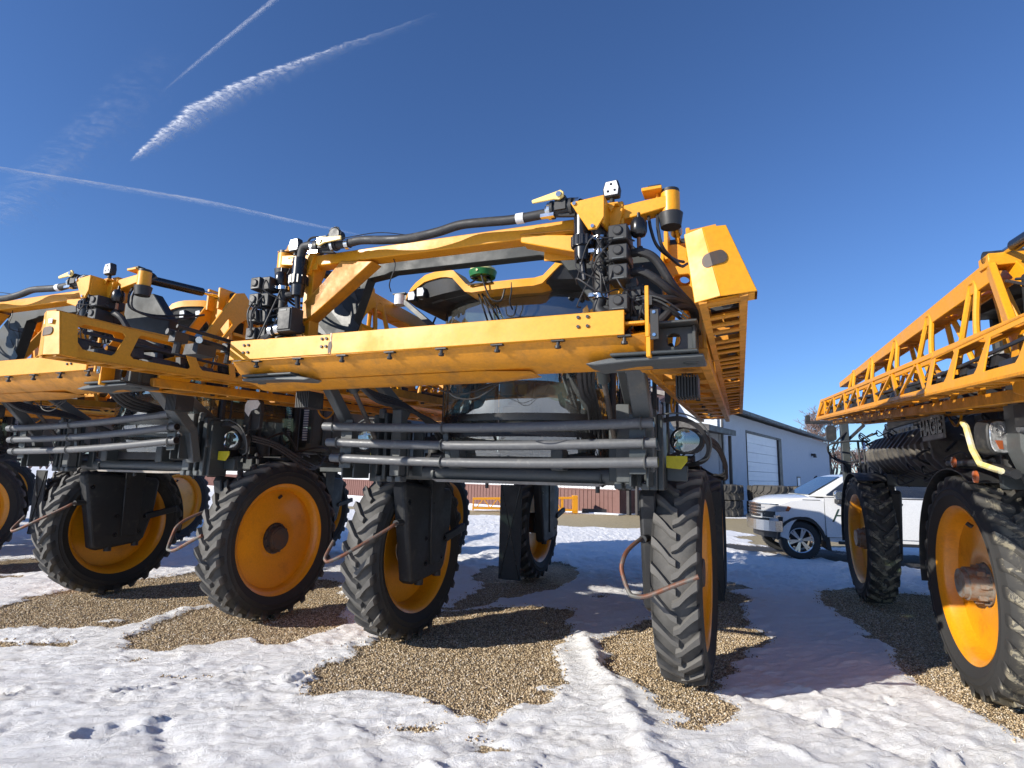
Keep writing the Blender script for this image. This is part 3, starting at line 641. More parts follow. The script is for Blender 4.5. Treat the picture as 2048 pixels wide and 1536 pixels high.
    for k in range(7): y = -2.75+.9*k; fit.nxt().tube([(X(2.06), y, zO(y)+.15), (X(2.16), y+.05, zO(y)+.15)], .03, 8)
    mk('nozzle_fitting', fit, CHR, out)
    # yellow rebound hooks / hoops under the inner boom
    hk = MB().spline([(X(1.40), .9, 2.92), (X(1.38), .95, 2.78), (X(1.38), 1.1, 2.70), (X(1.38), 1.25, 2.78), (X(1.40), 1.3, 2.95)], .014, 7)
    mk('hose_hoop', hk, YEL, inn)
    return inn, out

def valveset(root, s):
    bx = 1.43 if s > 0 else -1.80
    zs = (3.54, 3.40, 3.26, 3.05) if s > 0 else (3.53, 3.38, 3.23, 3.07)
    g = empty('valve_bank', (0, 0, 0), root)
    for z in zs:
        mb = MB().box((bx-.065, -2.46, z-.055), (bx+.065, -2.28, z+.055)).tube([(bx, -2.46, z+.01), (bx, -2.475, z+.01)], .034, 16).box((bx-.055, -2.28, z-.045), (bx+.055, -2.18, z+.045))
        if s < 0: mb = MB().box((bx-.055, -2.46, z-.055), (bx+.055, -2.34, z+.055)).tube([(bx-.0, -2.46, z), (bx-.0, -2.475, z)], .034, 16).box((bx+.03, -2.43, z-.06), (bx+.14, -2.30, z+.06))
        mk('valve_box', mb, BLK, g, .008)
        mk('box_label', MB().box((bx-.04, -2.463, z-.048), (bx+.04, -2.461, z-.040)), GRM, g)
    mx = 1.28 if s > 0 else -1.60
    mf = MB().tube([(mx, -2.32, 3.62 if s > 0 else 3.52), (mx, -2.32, 3.12)], .042, 14)
    for z in zs: mf.tube([(mx, -2.32, z), (bx, -2.32, z)], .028, 10).tube([(mx+.06*(1 if s > 0 else -1), -2.36, z+.03), (mx+.12*(1 if s > 0 else -1), -2.36, z+.03)], .026, 8)
    mf.spline([(mx, -2.32, 3.12), (mx-.01, -2.32, 3.05), (mx+.05, -2.32, 3.0), (mx+.12*s, -2.3, 3.0)], .045, 12)
    mk('manifold_pipe', mf, BLK, g)
    rr_ = random.Random(11 if s > 0 else 12); wr = MB()
    for k in range(13):
        z0 = rr_.uniform(3.05, 3.6); z1 = rr_.uniform(3.0, 3.55); x0 = mx+rr_.uniform(-.16, .1); x1 = bx+rr_.uniform(-.1, .1); ym = -2.42-rr_.uniform(.0, .09)
        wr.spline([(x0, -2.36, z0), ((x0*2+x1)/3+rr_.uniform(-.07, .05), ym, (z0+z1)/2+rr_.uniform(-.12, .08)), ((x0+x1*2)/3, ym+.03, z1+rr_.uniform(-.05, .05)), (x1, -2.36, z1)], rr_.choice((.005, .006, .008)), 5, 5)
    mk('wiring', wr, HOSE, g, kind='stuff')
    cl = MB()
    for z in ((3.56, 3.46, 3.14) if s > 0 else (3.50, 3.2)): cl.nxt().lathe([(-.016, .048), (-.016, .056), (.016, .056), (.016, .048)], (mx, -2.32, z), 'z', 16).box((mx-.07, -2.39, z-.012), (mx-.03, -2.35, z+.014))
    mk('pipe_clamp', cl, CHR, g)
    # filter canister
    fx = 1.16 if s > 0 else -1.40
    f = MB().tube([(fx, -2.36, 3.74), (fx, -2.36, 3.58)], .062, 20).tube([(fx, -2.36, 3.58), (fx, -2.36, 3.50)], .076, 14).tube([(fx, -2.36, 3.50), (fx, -2.36, 3.40)], [.060, .054], 20).tube([(fx, -2.36, 3.40), (fx+.02, -2.36, 3.26)], [.026, .020], 10)
    for k in range(14): t = 2*math.pi*k/14; f.box((fx+.074*math.cos(t)-.007, -2.36+.074*math.sin(t)-.007, 3.505), (fx+.074*math.cos(t)+.007, -2.36+.074*math.sin(t)+.007, 3.575))
    mk('filter_canister', f, BLKG, g)
    f2 = MB().spline([(fx+.0, -2.36, 3.72), (fx+.02, -2.37, 3.80), (fx-.06*s*1, -2.38, 3.84), (fx-.17*s, -2.40, 3.83)], .038, 12)
    if s > 0: f2.spline([(fx+.06, -2.36, 3.62), (fx+.09, -2.36, 3.64), (mx, -2.33, 3.60)], .04, 12)
    mk('elbow_pipe', f2, BLK, g)
    # accumulator
    ax = 1.545 if s > 0 else -1.66; az = 3.62 if s > 0 else 3.60
    mk('accumulator', MB().lathe([(-.075, .012), (-.06, .045), (-.03, .058), (.03, .058), (.06, .045), (.075, .014), (.11, .012)], (ax, -2.30, az), 'z', 20), BLKG, g)
    mk('accumulator_neck', MB().tube([(ax, -2.30, az-.16), (ax, -2.30, az-.07)], .014, 8), rusted_c, g)
    if s < 0:
        mk('control_box', MB().box((-1.46, -2.50, 3.05), (-1.31, -2.36, 3.26)).box((-1.45, -2.51, 3.065), (-1.32, -2.50, 3.25)), BLK, g, .008)
        mk('box_label', MB().box((-1.43, -2.513, 3.225), (-1.36, -2.511, 3.24)), GRM, g)
        pp = MB().spline([(-1.72, -2.40, 3.02), (-1.6, -2.44, 3.03), (-1.52, -2.44, 3.10), (-1.45, -2.40, 3.08)], .035, 10); mk('lower_pipe', pp, BLK, g)
        mk('pipe_clamp', MB().lathe([(-.02, .04), (-.02, .052), (.02, .052), (.02, .04)], (-1.56, -2.44, 3.08), 'x', 16).lathe([(-.02, .04), (-.02, .052), (.02, .052), (.02, .04)], (-1.49, -2.44, 3.09), 'x', 16), CHR, g)
    return g
rusted_c = paint('copper_fitting', (.45, .20, .10), .35, (.2, .1, .05), .5, metal=.6)

def hinge(root, s):
    X = lambda v: s*v
    h = MB().box((X(1.36), -2.40, 2.70), (X(1.92), -1.98, 2.72)).box((X(1.50), -2.38, 2.90), (X(1.92), -1.98, 2.92))
    h.plate([(X(1.62), 2.722), (X(1.90), 2.722), (X(1.90), 2.898), (X(1.62), 2.898)], [circle(X(1.76), 2.81, .045, 14)], 'y', -2.28, -2.26)
    h.tube([(X(1.86), -2.2, 2.66), (X(1.86), -2.2, 2.95)], .05, 16).box((X(1.88), -2.3, 2.72), (X(1.905), -2.05, 2.90))
    mk('hinge_bracket', h, GRY, root, .006)
    g = MB().prism([(X(1.18), 2.665), (X(1.35), 2.695), (X(1.95), 2.695), (X(1.95), 2.67), (X(1.5), 2.665), (X(1.25), 2.65)], 'y', -2.36, -2.02)
    mk('hinge_shoe', g, GRM, root, .006)
    bl = MB().box((X(1.72), -1.75, 2.51), (X(1.86), -1.58, 2.65))
    for k in range(8): bl.box((X(1.715+.021*k), -1.775, 2.50), (X(1.726+.021*k), -1.56, 2.66))
    mk('rubber_bellows', bl, BLK, root)

def sprayer(name, loc, yaw, label, kind='new'):
    old = kind == 'old'
    g = empty(name, (loc[0], loc[1], 0), None, -yaw, label=label, category='crop sprayer', group='crop sprayers parked side by side')
    for (sx, yy, st) in ((-1, 0, .03), (1, 0, .03), (-1, 4.4, 0), (1, 4.4, 0)):
        if old: st = 0
        wheel(g, sx*1.61, yy, sx, kind, -st, rnd.uniform(0, .2))
        if yy == 0 or old:
            mg_ = MB()
            a0, a1 = (96, -12) if not old else (118, -8)
            w_ = .17 if not old else .22
            for k in range(18):
                t0, t1 = R(a0+(a1-a0)*k/18), R(a0+(a1-a0)*(k+1)/18)
                xs = (sx*1.61-w_, sx*1.61+w_*(.75 if not old else .9)); vs = []
                for t_ in (t0, t1):
                    for xx in xs:
                        for rr in (1.055, 1.067): vs.append((xx, yy+rr*math.cos(t_), 1.0+rr*math.sin(t_)))
                mg_.hexa([vs[0], vs[2], vs[6], vs[4], vs[1], vs[3], vs[7], vs[5]])
            mk('mudguard', mg_, BLK, g)
        # drop leg
        lx = sx*1.30
        mk('drop_leg', MB().prism([(yy-.16, 1.95), (yy+.16, 1.95), (yy+.12, .85), (yy-.12, .85)], 'x', lx-.07, lx+.07).tube([(lx, yy, 1.0), (sx*1.48, yy, 1.0)], .17, 20).tube([(lx, yy, 1.85), (lx, yy, 2.3)], .09, 14), BLK, g, .01)
        sh = MB()
        fo = -.72 if yy == 0 else -.62
        pts = [(yy+fo, 1.74), (yy+fo+.03, 1.80), (yy+fo+1.08, 1.71), (yy+fo+1.14, 1.66), (yy+fo+1.10, 1.20), (yy+fo+.98, .80), (yy+fo+.92, .74), (yy+fo+.30, .68), (yy+fo+.22, .72)]
        xo, xi = sx*1.405, sx*1.25
        n = len(pts); cy_, cz_ = yy+fo+.55, 1.2
        vs = [(xo, a, b) for a, b in pts]+[(xi+sx*.03, cy_+(a-cy_)*1.0, cz_+(b-cz_)*1.0) for a, b in pts]+[(xi, cy_+(a-cy_)*.93, cz_+(b-cz_)*.95) for a, b in pts]
        sh.add(vs, [tuple(range(n)), tuple(range(2*n, 3*n))]+[(i, (i+1) % n, (i+1) % n+n, i+n) for i in range(n)]+[(i+n, (i+1) % n+n, (i+1) % n+2*n, i+2*n) for i in range(n)])
        mk('leg_shield', sh, BLK, g, .012)
        dm = MB()
        for (a, b) in ((.12, 1.58), (.62, 1.55), (.52, 1.15), (.52, .88), (.88, .90), (.95, 1.12)):
            dm.nxt().tube([(xi+sx*.002, yy+fo+a, b), (xi-sx*.006, yy+fo+a, b)], .032, 14).tube([(xi-sx*.006, yy+fo+a, b), (xi-sx*.02, yy+fo+a, b)], .014, 8)
        mk('shield_bolt', dm, BLKG, g)
        mk('drain_plug', MB().tube([(xi+sx*.05, yy-.25, .72), (xi+sx*.05, yy-.25, .65)], .05, 12).nxt().tube([(xi+sx*.05, yy+.15, .76), (xi+sx*.05, yy+.15, .69)], .05, 12), BLK, g)
        mk('leg_bracket', MB().bar((xi, yy+fo+.95, 1.12), (xi, yy+fo+1.45, 1.22), .06, .09), BLK, g, .006)
        if old: pass
        elif yy == 0:
            P = [(xi+.06, -.66, 1.36), (xi+.03, -.80, 1.36), (1.20, -.96, 1.28), (1.175, -1.06, 1.20), (1.175, -1.10, 1.12), (1.25, -1.20, .98), (1.30, -1.22, .955), (1.40, -1.22, .965), (1.60, -1.22, 1.06), (1.80, -1.22, 1.15)] if sx > 0 else [(xi-.06, -.66, 1.36), (xi-.04, -.80, 1.355), (xi-.09, -.88, 1.30), (-1.62, -1.12, 1.08), (-1.78, -1.20, .99), (-1.83, -1.21, .99), (-1.86, -1.18, 1.03), (-1.87, -1.06, 1.17)]
            mk('crop_divider', MB().spline(P, .019, 10, 5), RUST, g)
            mk('divider_socket', MB().tube([(xi+sx*.07, -.60, 1.36), (xi+sx*.05, -.78, 1.36)], .036, 10), BLK, g)
        else:
            fl = MB().box((sx*1.43, yy-1.12, .12), (sx*1.83, yy-1.09, 1.72)); 
            mk('mud_flap', fl, BLK, g, .006)
            xb = MB().bar((sx*1.45, yy-1.125, .15), (sx*1.81, yy-1.125, 1.7), .01, .014, (0, 1, 0)).bar((sx*1.81, yy-1.127, .15), (sx*1.45, yy-1.127, 1.7), .01, .014, (0, 1, 0))
            mk('flap_strap', xb, BLKG, g)
    # chassis
    ch = MB()
    for s in (-1, 1): ch.box((s*.48, -.95, 1.95), (s*.60, 6.3, 2.15))
    for y in (-.1, 4.3): ch.box((-1.36, y-.12, 1.86), (1.36, y+.12, 2.06))
    for y in (1.0, 2.4, 6.2): ch.box((-.6, y-.06, 1.96), (.6, y+.06, 2.12))
    mk('chassis_frame', ch, GRY, g, .01)
    ft = MB().tube([(-1.28, -.72, 1.90), (1.26, -.72, 1.90)], .075, 20)
    mk('front_tube', ft, GRM, g)
    mk('skid_strip', MB().prism([(-.80, 1.812), (-.86, 1.84), (.96, 1.84), (.90, 1.812)], 'y', -.83, -.55), rusted('worn_strip', (.30, .28, .26), (.22, .18, .14), .4, .7), g)
    for s in (-.86, .92): mk('tube_strap', MB().tube(arc((s, -.72, 1.90), .085, -200, 20, 12), .012, 6), GRY, g)
    mk('breather_cap', MB().tube([(-.30, -.66, 1.84), (-.30, -.66, 1.76)], .02, 8).nxt().tube([(.86, -.66, 1.84), (.86, -.66, 1.75)], .022, 8).nxt().tube([(1.1, -.60, 1.86), (1.1, -.60, 1.78)], [.12, .05], 14), BLKG, g)
    for s in (-1, 1):
        pp = MB().box((s*1.40, -1.04, 1.80), (s*1.47, -.86, 2.50)).box((s*1.30, -1.04, 1.82), (s*1.34, -.9, 2.52)).box((s*1.10, -.92, 1.86), (s*1.29, -.88, 2.44)).box((s*1.16, -.96, 1.86), (s*1.19, -.92, 2.44)).box((s*1.47, -1.0, 1.80), (s*1.52, -.74, 2.46))
        pp.box((s*1.52, -.80, 1.88), (s*1.70, -.74, 2.02)).box((s*1.0, -.8, 1.86), (s*1.12, -.76, 2.36))
        mk('mounting_plate', pp, GRY, g, .008)
        mk('bracket_foot', MB().box((s*1.335, -1.06, 1.80), (s*1.405, -.90, 1.862)).nxt().box((s*1.10, -1.05, 1.80), (s*1.17, -.92, 1.86)).nxt().box((s*1.20, -1.05, 1.80), (s*1.27, -.94, 1.86)).nxt().box((s*1.335, -1.06, 2.46), (s*1.40, -1.0, 2.56)), GRM, g, .01)
        mk('lift_tower', MB().box((s*1.12, -1.05, 1.86), (s*1.24, -.93, 2.55)), GRM, g, .008)
        if not old:
            mk('marker_plate', MB().prism([(s*1.53, 1.995), (s*1.53, 2.10), (s*1.71, 2.10), (s*1.71, 2.055), (s*1.655, 1.985)], 'y', -.90, -.885), MARK, g, .003)
            mk('headlight', MB().lathe([(.02, .0001), (.02, .115), (-.03, .12), (-.05, .105), (-.052, .09)], (s*1.68, -.82, 2.235), 'y', 24).lathe([(0, .0001), (.0, .10), (.06, .11)], (s*1.74, -.78, 2.235), 'y', 16), BLK, g)
            for zz in (2.275, 2.19): mk('reflector', MB().lathe([(0, .0001), (-.004, .03), (-.018, .044)], (s*1.645, -.872, zz), 'y', 18), CHR, g)
            mk('side_reflector', MB().prism([(s*1.70, 2.18), (s*1.70, 2.29), (s*1.77, 2.26), (s*1.79, 2.235), (s*1.77, 2.21)], 'y', -.880, -.873), GRM, g)
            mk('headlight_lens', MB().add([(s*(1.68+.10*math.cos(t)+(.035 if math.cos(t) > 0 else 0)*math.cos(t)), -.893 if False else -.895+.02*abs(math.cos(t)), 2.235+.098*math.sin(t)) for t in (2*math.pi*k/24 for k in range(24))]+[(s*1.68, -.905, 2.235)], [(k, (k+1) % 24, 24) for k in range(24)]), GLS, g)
            hb = MB()
            for q in range(5):
                e = .013*q; hb.spline([(s*1.50, -.88, 2.40+e*.5), (s*1.66, -.9, 2.41+e*.6), (s*(1.80+e*.3), -.86, 2.34+e*.4), (s*(1.87+e*.4), -.82, 2.20), (s*(1.84+e*.4), -.76, 2.09-e*.4), (s*1.70, -.6, 2.04-e*.4), (s*1.5, -.3, 2.05)], .0085, 6, 5)
            mk('hose_loop', hb, HOSE, g)
            mk('pale_hose', MB().spline([(s*1.50, -.89, 2.47), (s*1.68, -.9, 2.47), (s*1.83, -.87, 2.39), (s*1.905, -.84, 2.24), (s*1.88, -.80, 2.10), (s*1.80, -.78, 2.06)], .008, 6, 5), GRM, g)
            hc = MB()
            for q in range(3): hc.spline([(s*(1.84), -.7, 2.30-.03*q), (s*1.95, -.4, 2.22-.03*q), (s*2.0, .1, 2.0-.04*q), (s*1.85, .5, 1.95), (s*1.6, .9, 2.1)], .014, 6, 5)
            mk('hose_curl', hc, HOSE, g)
    # lift arms of the boom frame (parallel links + cylinder each side)
    for s in (-1, 1):
        lxa = 1.62 if s < 0 else 1.40
        wa = .09 if s < 0 else .15; mk('lift_arm', MB().bar((s*lxa, -1.78, 2.90), (s*lxa, -1.22, 2.33), wa, .12).bar((s*lxa, -1.22, 2.36), (s*lxa, -1.12, 1.96), wa-.01, .11), GRM, g, .01)
        mk('upper_link', MB().bar((s*1.30 if s < 0 else 1.24, -1.70, 3.05), (s*1.22 if s < 0 else 1.22, -.80, 2.50), .08, .11), GRM, g, .01)
        mk('lift_cylinder', MB().tube([(s*1.45 if s < 0 else 1.10, -1.72, 3.0), (s*1.45 if s < 0 else 1.10, -1.42, 2.70)], .052, 16), GRY, g)
        mk('cylinder_rod', MB().tube([(s*1.45 if s < 0 else 1.10, -1.45, 2.72), (s*1.45 if s < 0 else 1.10, -.98, 2.20)], .024, 12), rusted('worn_rod', (.10, .09, .085), (.25, .2, .15), .5, .7), g)
        mk('rod_eye', MB().prism([(s*1.40, 2.14), (s*1.50, 2.14), (s*1.47, 2.24), (s*1.43, 2.24)], 'y', -1.04, -.96), GRM, g, .005)
        hs = MB()
        for q in range(4): hs.spline([(s*(1.2-.05*q), -2.1, 2.85), (s*(1.08-.03*q), -1.75, 2.66-.03*q), (s*(.98-.02*q), -1.25, 2.58-.02*q), (s*(.93-.04*q), -.75, 2.38), (s*(.9-.05*q), -.5, 2.15)], .020, 7, 5)
        mk('hose_sag', hs, HOSE, g)
    # three parallel front bars
    bars = empty('front_bars', (0, 0, 0), g)
    if name == 'crop_sprayer' and old: pass
    for i, (xa, xb, z) in enumerate(((-1.80, 1.50, 2.345), (-1.74, 1.52, 2.185), (-1.68, 1.53, 2.03))):
        P = [(xa+(xb-xa)*k/8, -1.42, z-.03*math.sin(math.pi*k/8)) for k in range(9)]
        b = mk('guard_bar', MB().tube(P, .042, 16, True), STL, bars)
        mk('bar_bore', MB().tube([(xb+.0015, -1.42, z), (xb+.003, -1.42, z)], .037, 14), BLKG, bars)
        for xx in (xa+.13, -.42, xb-.10):
            mk('u_bolt', MB().tube(arc((xx, -1.42, z-.03*math.sin(math.pi*(xx-xa)/(xb-xa))), .053, 60, 300, 10)+[], .007, 6), GRM, bars)
    for xx in (-1.56, 1.36): mk('bar_bracket', MB().box((xx-.07, -1.365, 1.93), (xx+.07, -1.345, 2.42)).box((xx-.08, -1.31, 1.83), (xx-.06, -1.05, 2.1)).box((xx+.06, -1.31, 1.83), (xx+.08, -1.05, 2.1)), GRY, bars, .005)
    mk('centre_strap', MB().bar((-.44, -1.36, 2.36), (-.38, -1.36, 2.0), .05, .012, (0, 1, 0)), GRY, bars)
    # clutter of the chassis front: pumps, valves, lines
    q = random.Random(21); cl = MB(); cb = MB()
    for k in range(46):
        x = q.uniform(-1.2, 1.2); y = q.uniform(-.55, .3); z = q.uniform(2.0, 2.28); a = q.uniform(.03, .12)
        if abs(x) < .85 and y > -.3: continue
        (cl if q.random() < .6 else cb).box((x-a, y-a*.8, z-a*.6), (x+a, y+a*.8, z+a*.7))
    for k in range(40):
        s = q.choice((-1, 1)); x = s*q.uniform(.6, 1.5); y = q.uniform(-.5, 3.6); z = q.uniform(1.95, 2.3)
        cl.spline([(x, y, z), (x+q.uniform(-.1, .2), y+.3, z+q.uniform(-.1, .2)), (x+q.uniform(-.1, .1), y+.7, z+q.uniform(-.1, .1)), (x*.8, y+1.1, 2.1)], q.uniform(.008, .02), 6, 4)
    mk('hydraulic_lines', cl, HOSE, g, kind='stuff'); mk('pump_blocks', cb, GRY, g, kind='stuff')
    # platform, tank, engine hood
    tk = MB()
    z0, z1 = 2.2, 3.32
    if not old:
        tk.prism([(-.92, z0), (.92, z0), (.98, z0+.2), (.98, z1-.25), (.8, z1), (-.8, z1), (-.98, z1-.25), (-.98, z0+.2)], 'y', 1.25, 3.8)
        mk('solution_tank', tk, GRM, g, .05)
        for k in range(4): mk('tank_strap', MB().box((-1.0, 1.5+.6*k, z0+.1), (1.0, 1.56+.6*k, z1-.2)), GRY, g)
    mk('engine_hood', MB().prism([(-.8, 2.15), (.8, 2.15), (.85, 2.9), (.7, 3.2), (-.7, 3.2), (-.85, 2.9)], 'y', 3.9, 6.4), GRY if not old else BLK, g, .04)
    for k in range(9): mk('hood_louvre', MB().box((.845 if True else 0, 4.2+.2*k, 2.4), (.87, 4.32+.2*k, 2.85)).nxt().box((-.87, 4.2+.2*k, 2.4), (-.845, 4.32+.2*k, 2.85)), BLK, g)
    mk('exhaust_pipe', MB().tube([(.55, 4.3, 3.1), (.55, 4.3, 3.45)], .07, 14), CHR, g)
    if not old:
        for s in (-1, 1):
            mk('sight_gauge', MB().box((s*1.04, 1.0, 2.35), (s*1.13, 1.012, 3.30)), GAUGE, g)
            mk('gauge_post', MB().box((s*1.15, 1.0, 2.3), (s*1.20, 1.05, 3.35)), GRY, g)
            mk('step_rail', MB().tube([(s*1.28, 1.4, 2.1), (s*1.28, 1.4, 3.15), (s*1.28, 2.6, 3.15), (s*1.28, 2.6, 2.1)], .02, 8), GRY, g)
            mk('lamp_pod', MB().prism(rrect(s*1.35-.09, 2.85, s*1.35+.09, 3.02, .03), 'y', 1.3, 1.45), GRM, g, .01)
    mk('wheel_motor_hose', MB().spline([(-1.3, -.1, 2.1), (-1.45, -.2, 1.95), (-1.33, -.25, 1.8)], .03, 8).spline([(1.3, -.1, 2.1), (1.45, -.2, 1.95), (1.33, -.25, 1.8)], .03, 8), HOSE, g)
    cab_build(g, old)
    boom = boom_build(g, old)
    wing(g, 1, old); wing(g, -1, old)
    return g
LENSD = paint('clear_headlight_lens', (.42, .42, .42), .08, (.6, .6, .58), .4)

def curve_front(z, bulge=0):                     # plan of the windscreen: list of (x, y)
    out = []
    for k in range(17):
        t = -1+2*k/16; out.append((.93*math.sin(t*math.pi/2*.98), -.45-(.50+bulge)*math.cos(t*math.pi/2)))
    return out
def cab_build(g, old):
    c = empty('cab', (0, 0, 0), g)
    lv = [(2.08, -.08), (2.35, 0), (2.9, .03), (3.4, 0), (3.80, -.06)]
    vs, fs = [], []
    for z, b in lv:
        P = [(-.93, .95)]+[(-.95, .25)]+curve_front(z, b)+[(.95, .25)]+[(.93, .95)]
        vs += [(x, y, z) for x, y in P]
    n = len(vs)//len(lv)
    for i in range(len(lv)-1): fs += [(i*n+k, i*n+k+1, (i+1)*n+k+1, (i+1)*n+k) for k in range(n-1)]
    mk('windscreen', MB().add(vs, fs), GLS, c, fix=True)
    pil = MB()
    for s in (-1, 1):
        pil.nxt().tube([(s*.955, -.42, 2.08), (s*.965, -.42, 3.82)], .035, 8).tube([(s*.95, .95, 2.08), (s*.95, .95, 3.82)], .05, 8).box((s*.93, .2, 2.1), (s*.97, .26, 3.8))
    mk('cab_pillar', pil, BLK, c)
    mk('cab_floor', MB().box((-.9, -.8, 1.98), (.9, 1.0, 2.10)).box((-.9, .97, 2.0), (.9, 1.02, 2.7)), BLK, c, .01)
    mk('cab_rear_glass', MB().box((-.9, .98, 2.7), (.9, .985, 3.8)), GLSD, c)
    mk('seat', MB().box((-.26, .1, 2.45), (.26, .6, 2.62)).prism([(.52, 2.55), (.70, 3.35), (.60, 3.38), (.42, 2.6)], 'x', -.24, .24).box((-.2, .2, 2.1), (.2, .5, 2.45)).box((.30, .1, 2.7), (.42, .6, 2.78)).box((-.42, .1, 2.7), (-.30, .6, 2.78)), BLK, c, .03)
    mk('steering_wheel', MB().tube(arc((0, -.22, 2.92), .19, 0, 360, 24, 'y'), .014, 6, False).bar((-.18, -.22, 2.92), (.18, -.22, 2.92), .03, .015).tube([(0, -.22, 2.92), (0, -.5, 2.2)], .03, 8), BLK, c)
    mk('dash_console', MB().box((-.18, -.62, 2.1), (.18, -.40, 2.62)).prism([(.55, 2.5), (.8, 2.5), (.8, 2.8), (.6, 2.85)], 'y', -.3, .5), GRY, c, .02)
    mk('display_screen', MB().box((.42, -.28, 2.95), (.72, -.24, 3.17)), BLKG, c, .01)
    mk('sun_blind', MB().box((-.6, -.70, 3.52), (.75, -.69, 3.78)), GRY, c)
    mk('wiper', MB().tube([(-.30, -1.03, 3.75), (-.05, -1.04, 3.1)], .010, 6).tube([(-.26, -1.03, 3.75), (.0, -1.04, 3.15)], .010, 6).tube([(-.22, -1.04, 3.70), (.25, -1.01, 2.95)], .010, 5), BLK, c)
    mk('window_seal', MB().add([(x, y*1.004-.004, z) for z in (2.43, 2.50) for x, y in curve_front(0, .02)], [(k, k+1, k+18, k+17) for k in range(16)]).add([(x, y*1.004-.004, z) for z in (2.27, 2.32) for x, y in curve_front(0, .0)], [(k, k+1, k+18, k+17) for k in range(16)]), BLKG, c)
    mk('grab_rail', MB().tube([(-.99, -.30, 2.25), (-1.02, -.34, 2.3), (-1.02, -.34, 3.3), (-.98, -.3, 3.35)], .014, 6).nxt().tube([(.99, -.30, 2.25), (1.02, -.34, 2.3), (1.02, -.34, 3.3), (.98, -.3, 3.35)], .014, 6), BLK, c)
    # roof
    ym = lambda x: -1.12+.34*abs(x/1.32)**2.2
    xs = [-1.34+2.68*k/32 for k in range(33)]
    prof = lambda x: (lambda a: np.interp(a, [0, .40, .60, .75, 1.0, 1.22, 1.34], [3.81, 3.81, 4.02, 4.045, 4.05, 3.99, 3.90]))(abs(x))
    vs, fs = [], []
    for x in xs:
        y = ym(x); z = float(prof(x)); th = .088 if abs(x) < 1.2 else .065
        vs += [(x, y, z-th), (x, y+.02, z), (x, y+.30, z+.02), (x, y+.30, z-th)]
    for k in range(32): a = 4*k; fs += [(a, a+1, a+5, a+4), (a+1, a+2, a+6, a+5), (a+2, a+3, a+7, a+6), (a+3, a, a+4, a+7)]
    fs += [(0, 1, 2, 3), (128, 129, 130, 131)]
    mk('roof_visor', MB().add(vs, fs), YEL, c)
    vs, fs = [], []
    for x in xs:
        y = ym(x); z = float(prof(x))
        vs += [(x, y+.02, z-.07), (x*.99, y+.05, min(3.79, z-.075) if abs(x) < 1.15 else 3.83), (x*.95, y+.12, 3.765+.02*(abs(x) > .9)), (x*.70, -.42, 3.735), (x*.95, .9, 3.735), (x, 1.0, 3.85), (x, 1.0, z-.03), (x, y+.2, z-.02)]
    for k in range(32):
        a = 8*k
        for i in range(8): fs.append((a+i, a+(i+1) % 8, a+8+(i+1) % 8, a+8+i))
    fs += [tuple(range(8)), tuple(range(256, 264))]
    mk('roof_shell', MB().add(vs, fs), BLK, c)
    mk('roof_trim', MB().tube([(.98*x, -1.0+.32*abs(x/1.2)**2.2+.02, 3.775) for x in [-1.0+.25*k for k in range(4)]], .016, 6), GRM, c)
    for xx, yy in ((-1.20, -.84), (-1.03, -.93), (.80, -1.02), (1.0, -.95)):
        w = MB().prism([(xx-.05, 3.79), (xx+.04, 3.785), (xx+.055, 3.85), (xx+.03, 3.905), (xx-.055, 3.90)], 'y', yy-.02, yy+.05); mk('roof_lamp_housing', w, BLK, c, .008)
        mk('roof_lamp', MB().prism([(xx-.043, 3.80), (xx+.034, 3.795), (xx+.046, 3.85), (xx+.024, 3.893), (xx-.046, 3.89)], 'y', yy-.03, yy-.021), WLENS, c, .004)
    # position receiver on its bracket
    rx = -.24
    mk('receiver', MB().lathe([(-.055, .085), (-.05, .13), (.01, .145), (.012, .10)], (rx, -1.05, 3.935), 'z', 28).box((rx-.06, -1.12, 3.895), (rx+.06, -.98, 3.880)), GREEN, c)
    mk('receiver_cap', MB().lathe([(.0, .142), (.035, .128), (.06, .07), (.066, .0001)], (rx, -1.05, 3.940), 'z', 28), RCVY, c)
    mk('receiver_emblem', MB().prism([(rx-.012, 3.925), (rx-.004, 3.932), (rx+.008, 3.928), (rx+.012, 3.912), (rx+.004, 3.916), (rx-.002, 3.908), (rx-.010, 3.910), (rx-.006, 3.918)], 'y', -1.196, -1.192), RCVY, c)
    mk('receiver_bracket', MB().bar((rx-.05, -1.06, 3.880), (rx-.13, -1.12, 3.80), .035, .012).bar((rx+.05, -1.06, 3.880), (rx+.13, -1.12, 3.80), .035, .012).bar((rx-.10, -1.10, 3.88), (rx+.10, -1.10, 3.88), .04, .012).bar((rx-.13, -1.12, 3.80), (rx+.13, -1.12, 3.80), .03, .01), BLK, c)
    mk('receiver_cable', MB().spline([(rx, -1.08, 3.880), (rx+.02, -1.14, 3.9), (rx+.08, -1.16, 3.75), (rx+.14, -1.14, 3.62), (rx+.24, -1.12, 3.60), (rx+.27, -1.10, 3.72)], .009, 6).spline([(rx+.34, -1.10, 3.78), (rx+.35, -1.12, 3.68), (rx+.33, -1.11, 3.58), (rx+.36, -1.10, 3.50)], .008, 6), BLK, c)
    # sensor can and mirror arm at the left of the cab
    if old: return
    mk('sensor_can', MB().tube([(-1.56, -.55, 3.86), (-1.56, -.55, 3.98)], .068, 20), WHT, c)
    mk('sensor_bracket', MB().box((-1.64, -.60, 3.985), (-1.46, -.50, 4.0)).box((-1.49, -.57, 3.88), (-1.46, -.53, 4.0)).bar((-1.50, -.55, 3.90), (-.95, -.55, 3.45), .05, .06), GRY, c, .004)
    mk('mirror', MB().prism(rrect(-1.38, 3.42, -1.20, 3.66, .03), 'y', -.30, -.22).tube([(-1.28, -.26, 3.66), (-1.22, -.28, 3.76)], .012, 6), BLK, c)
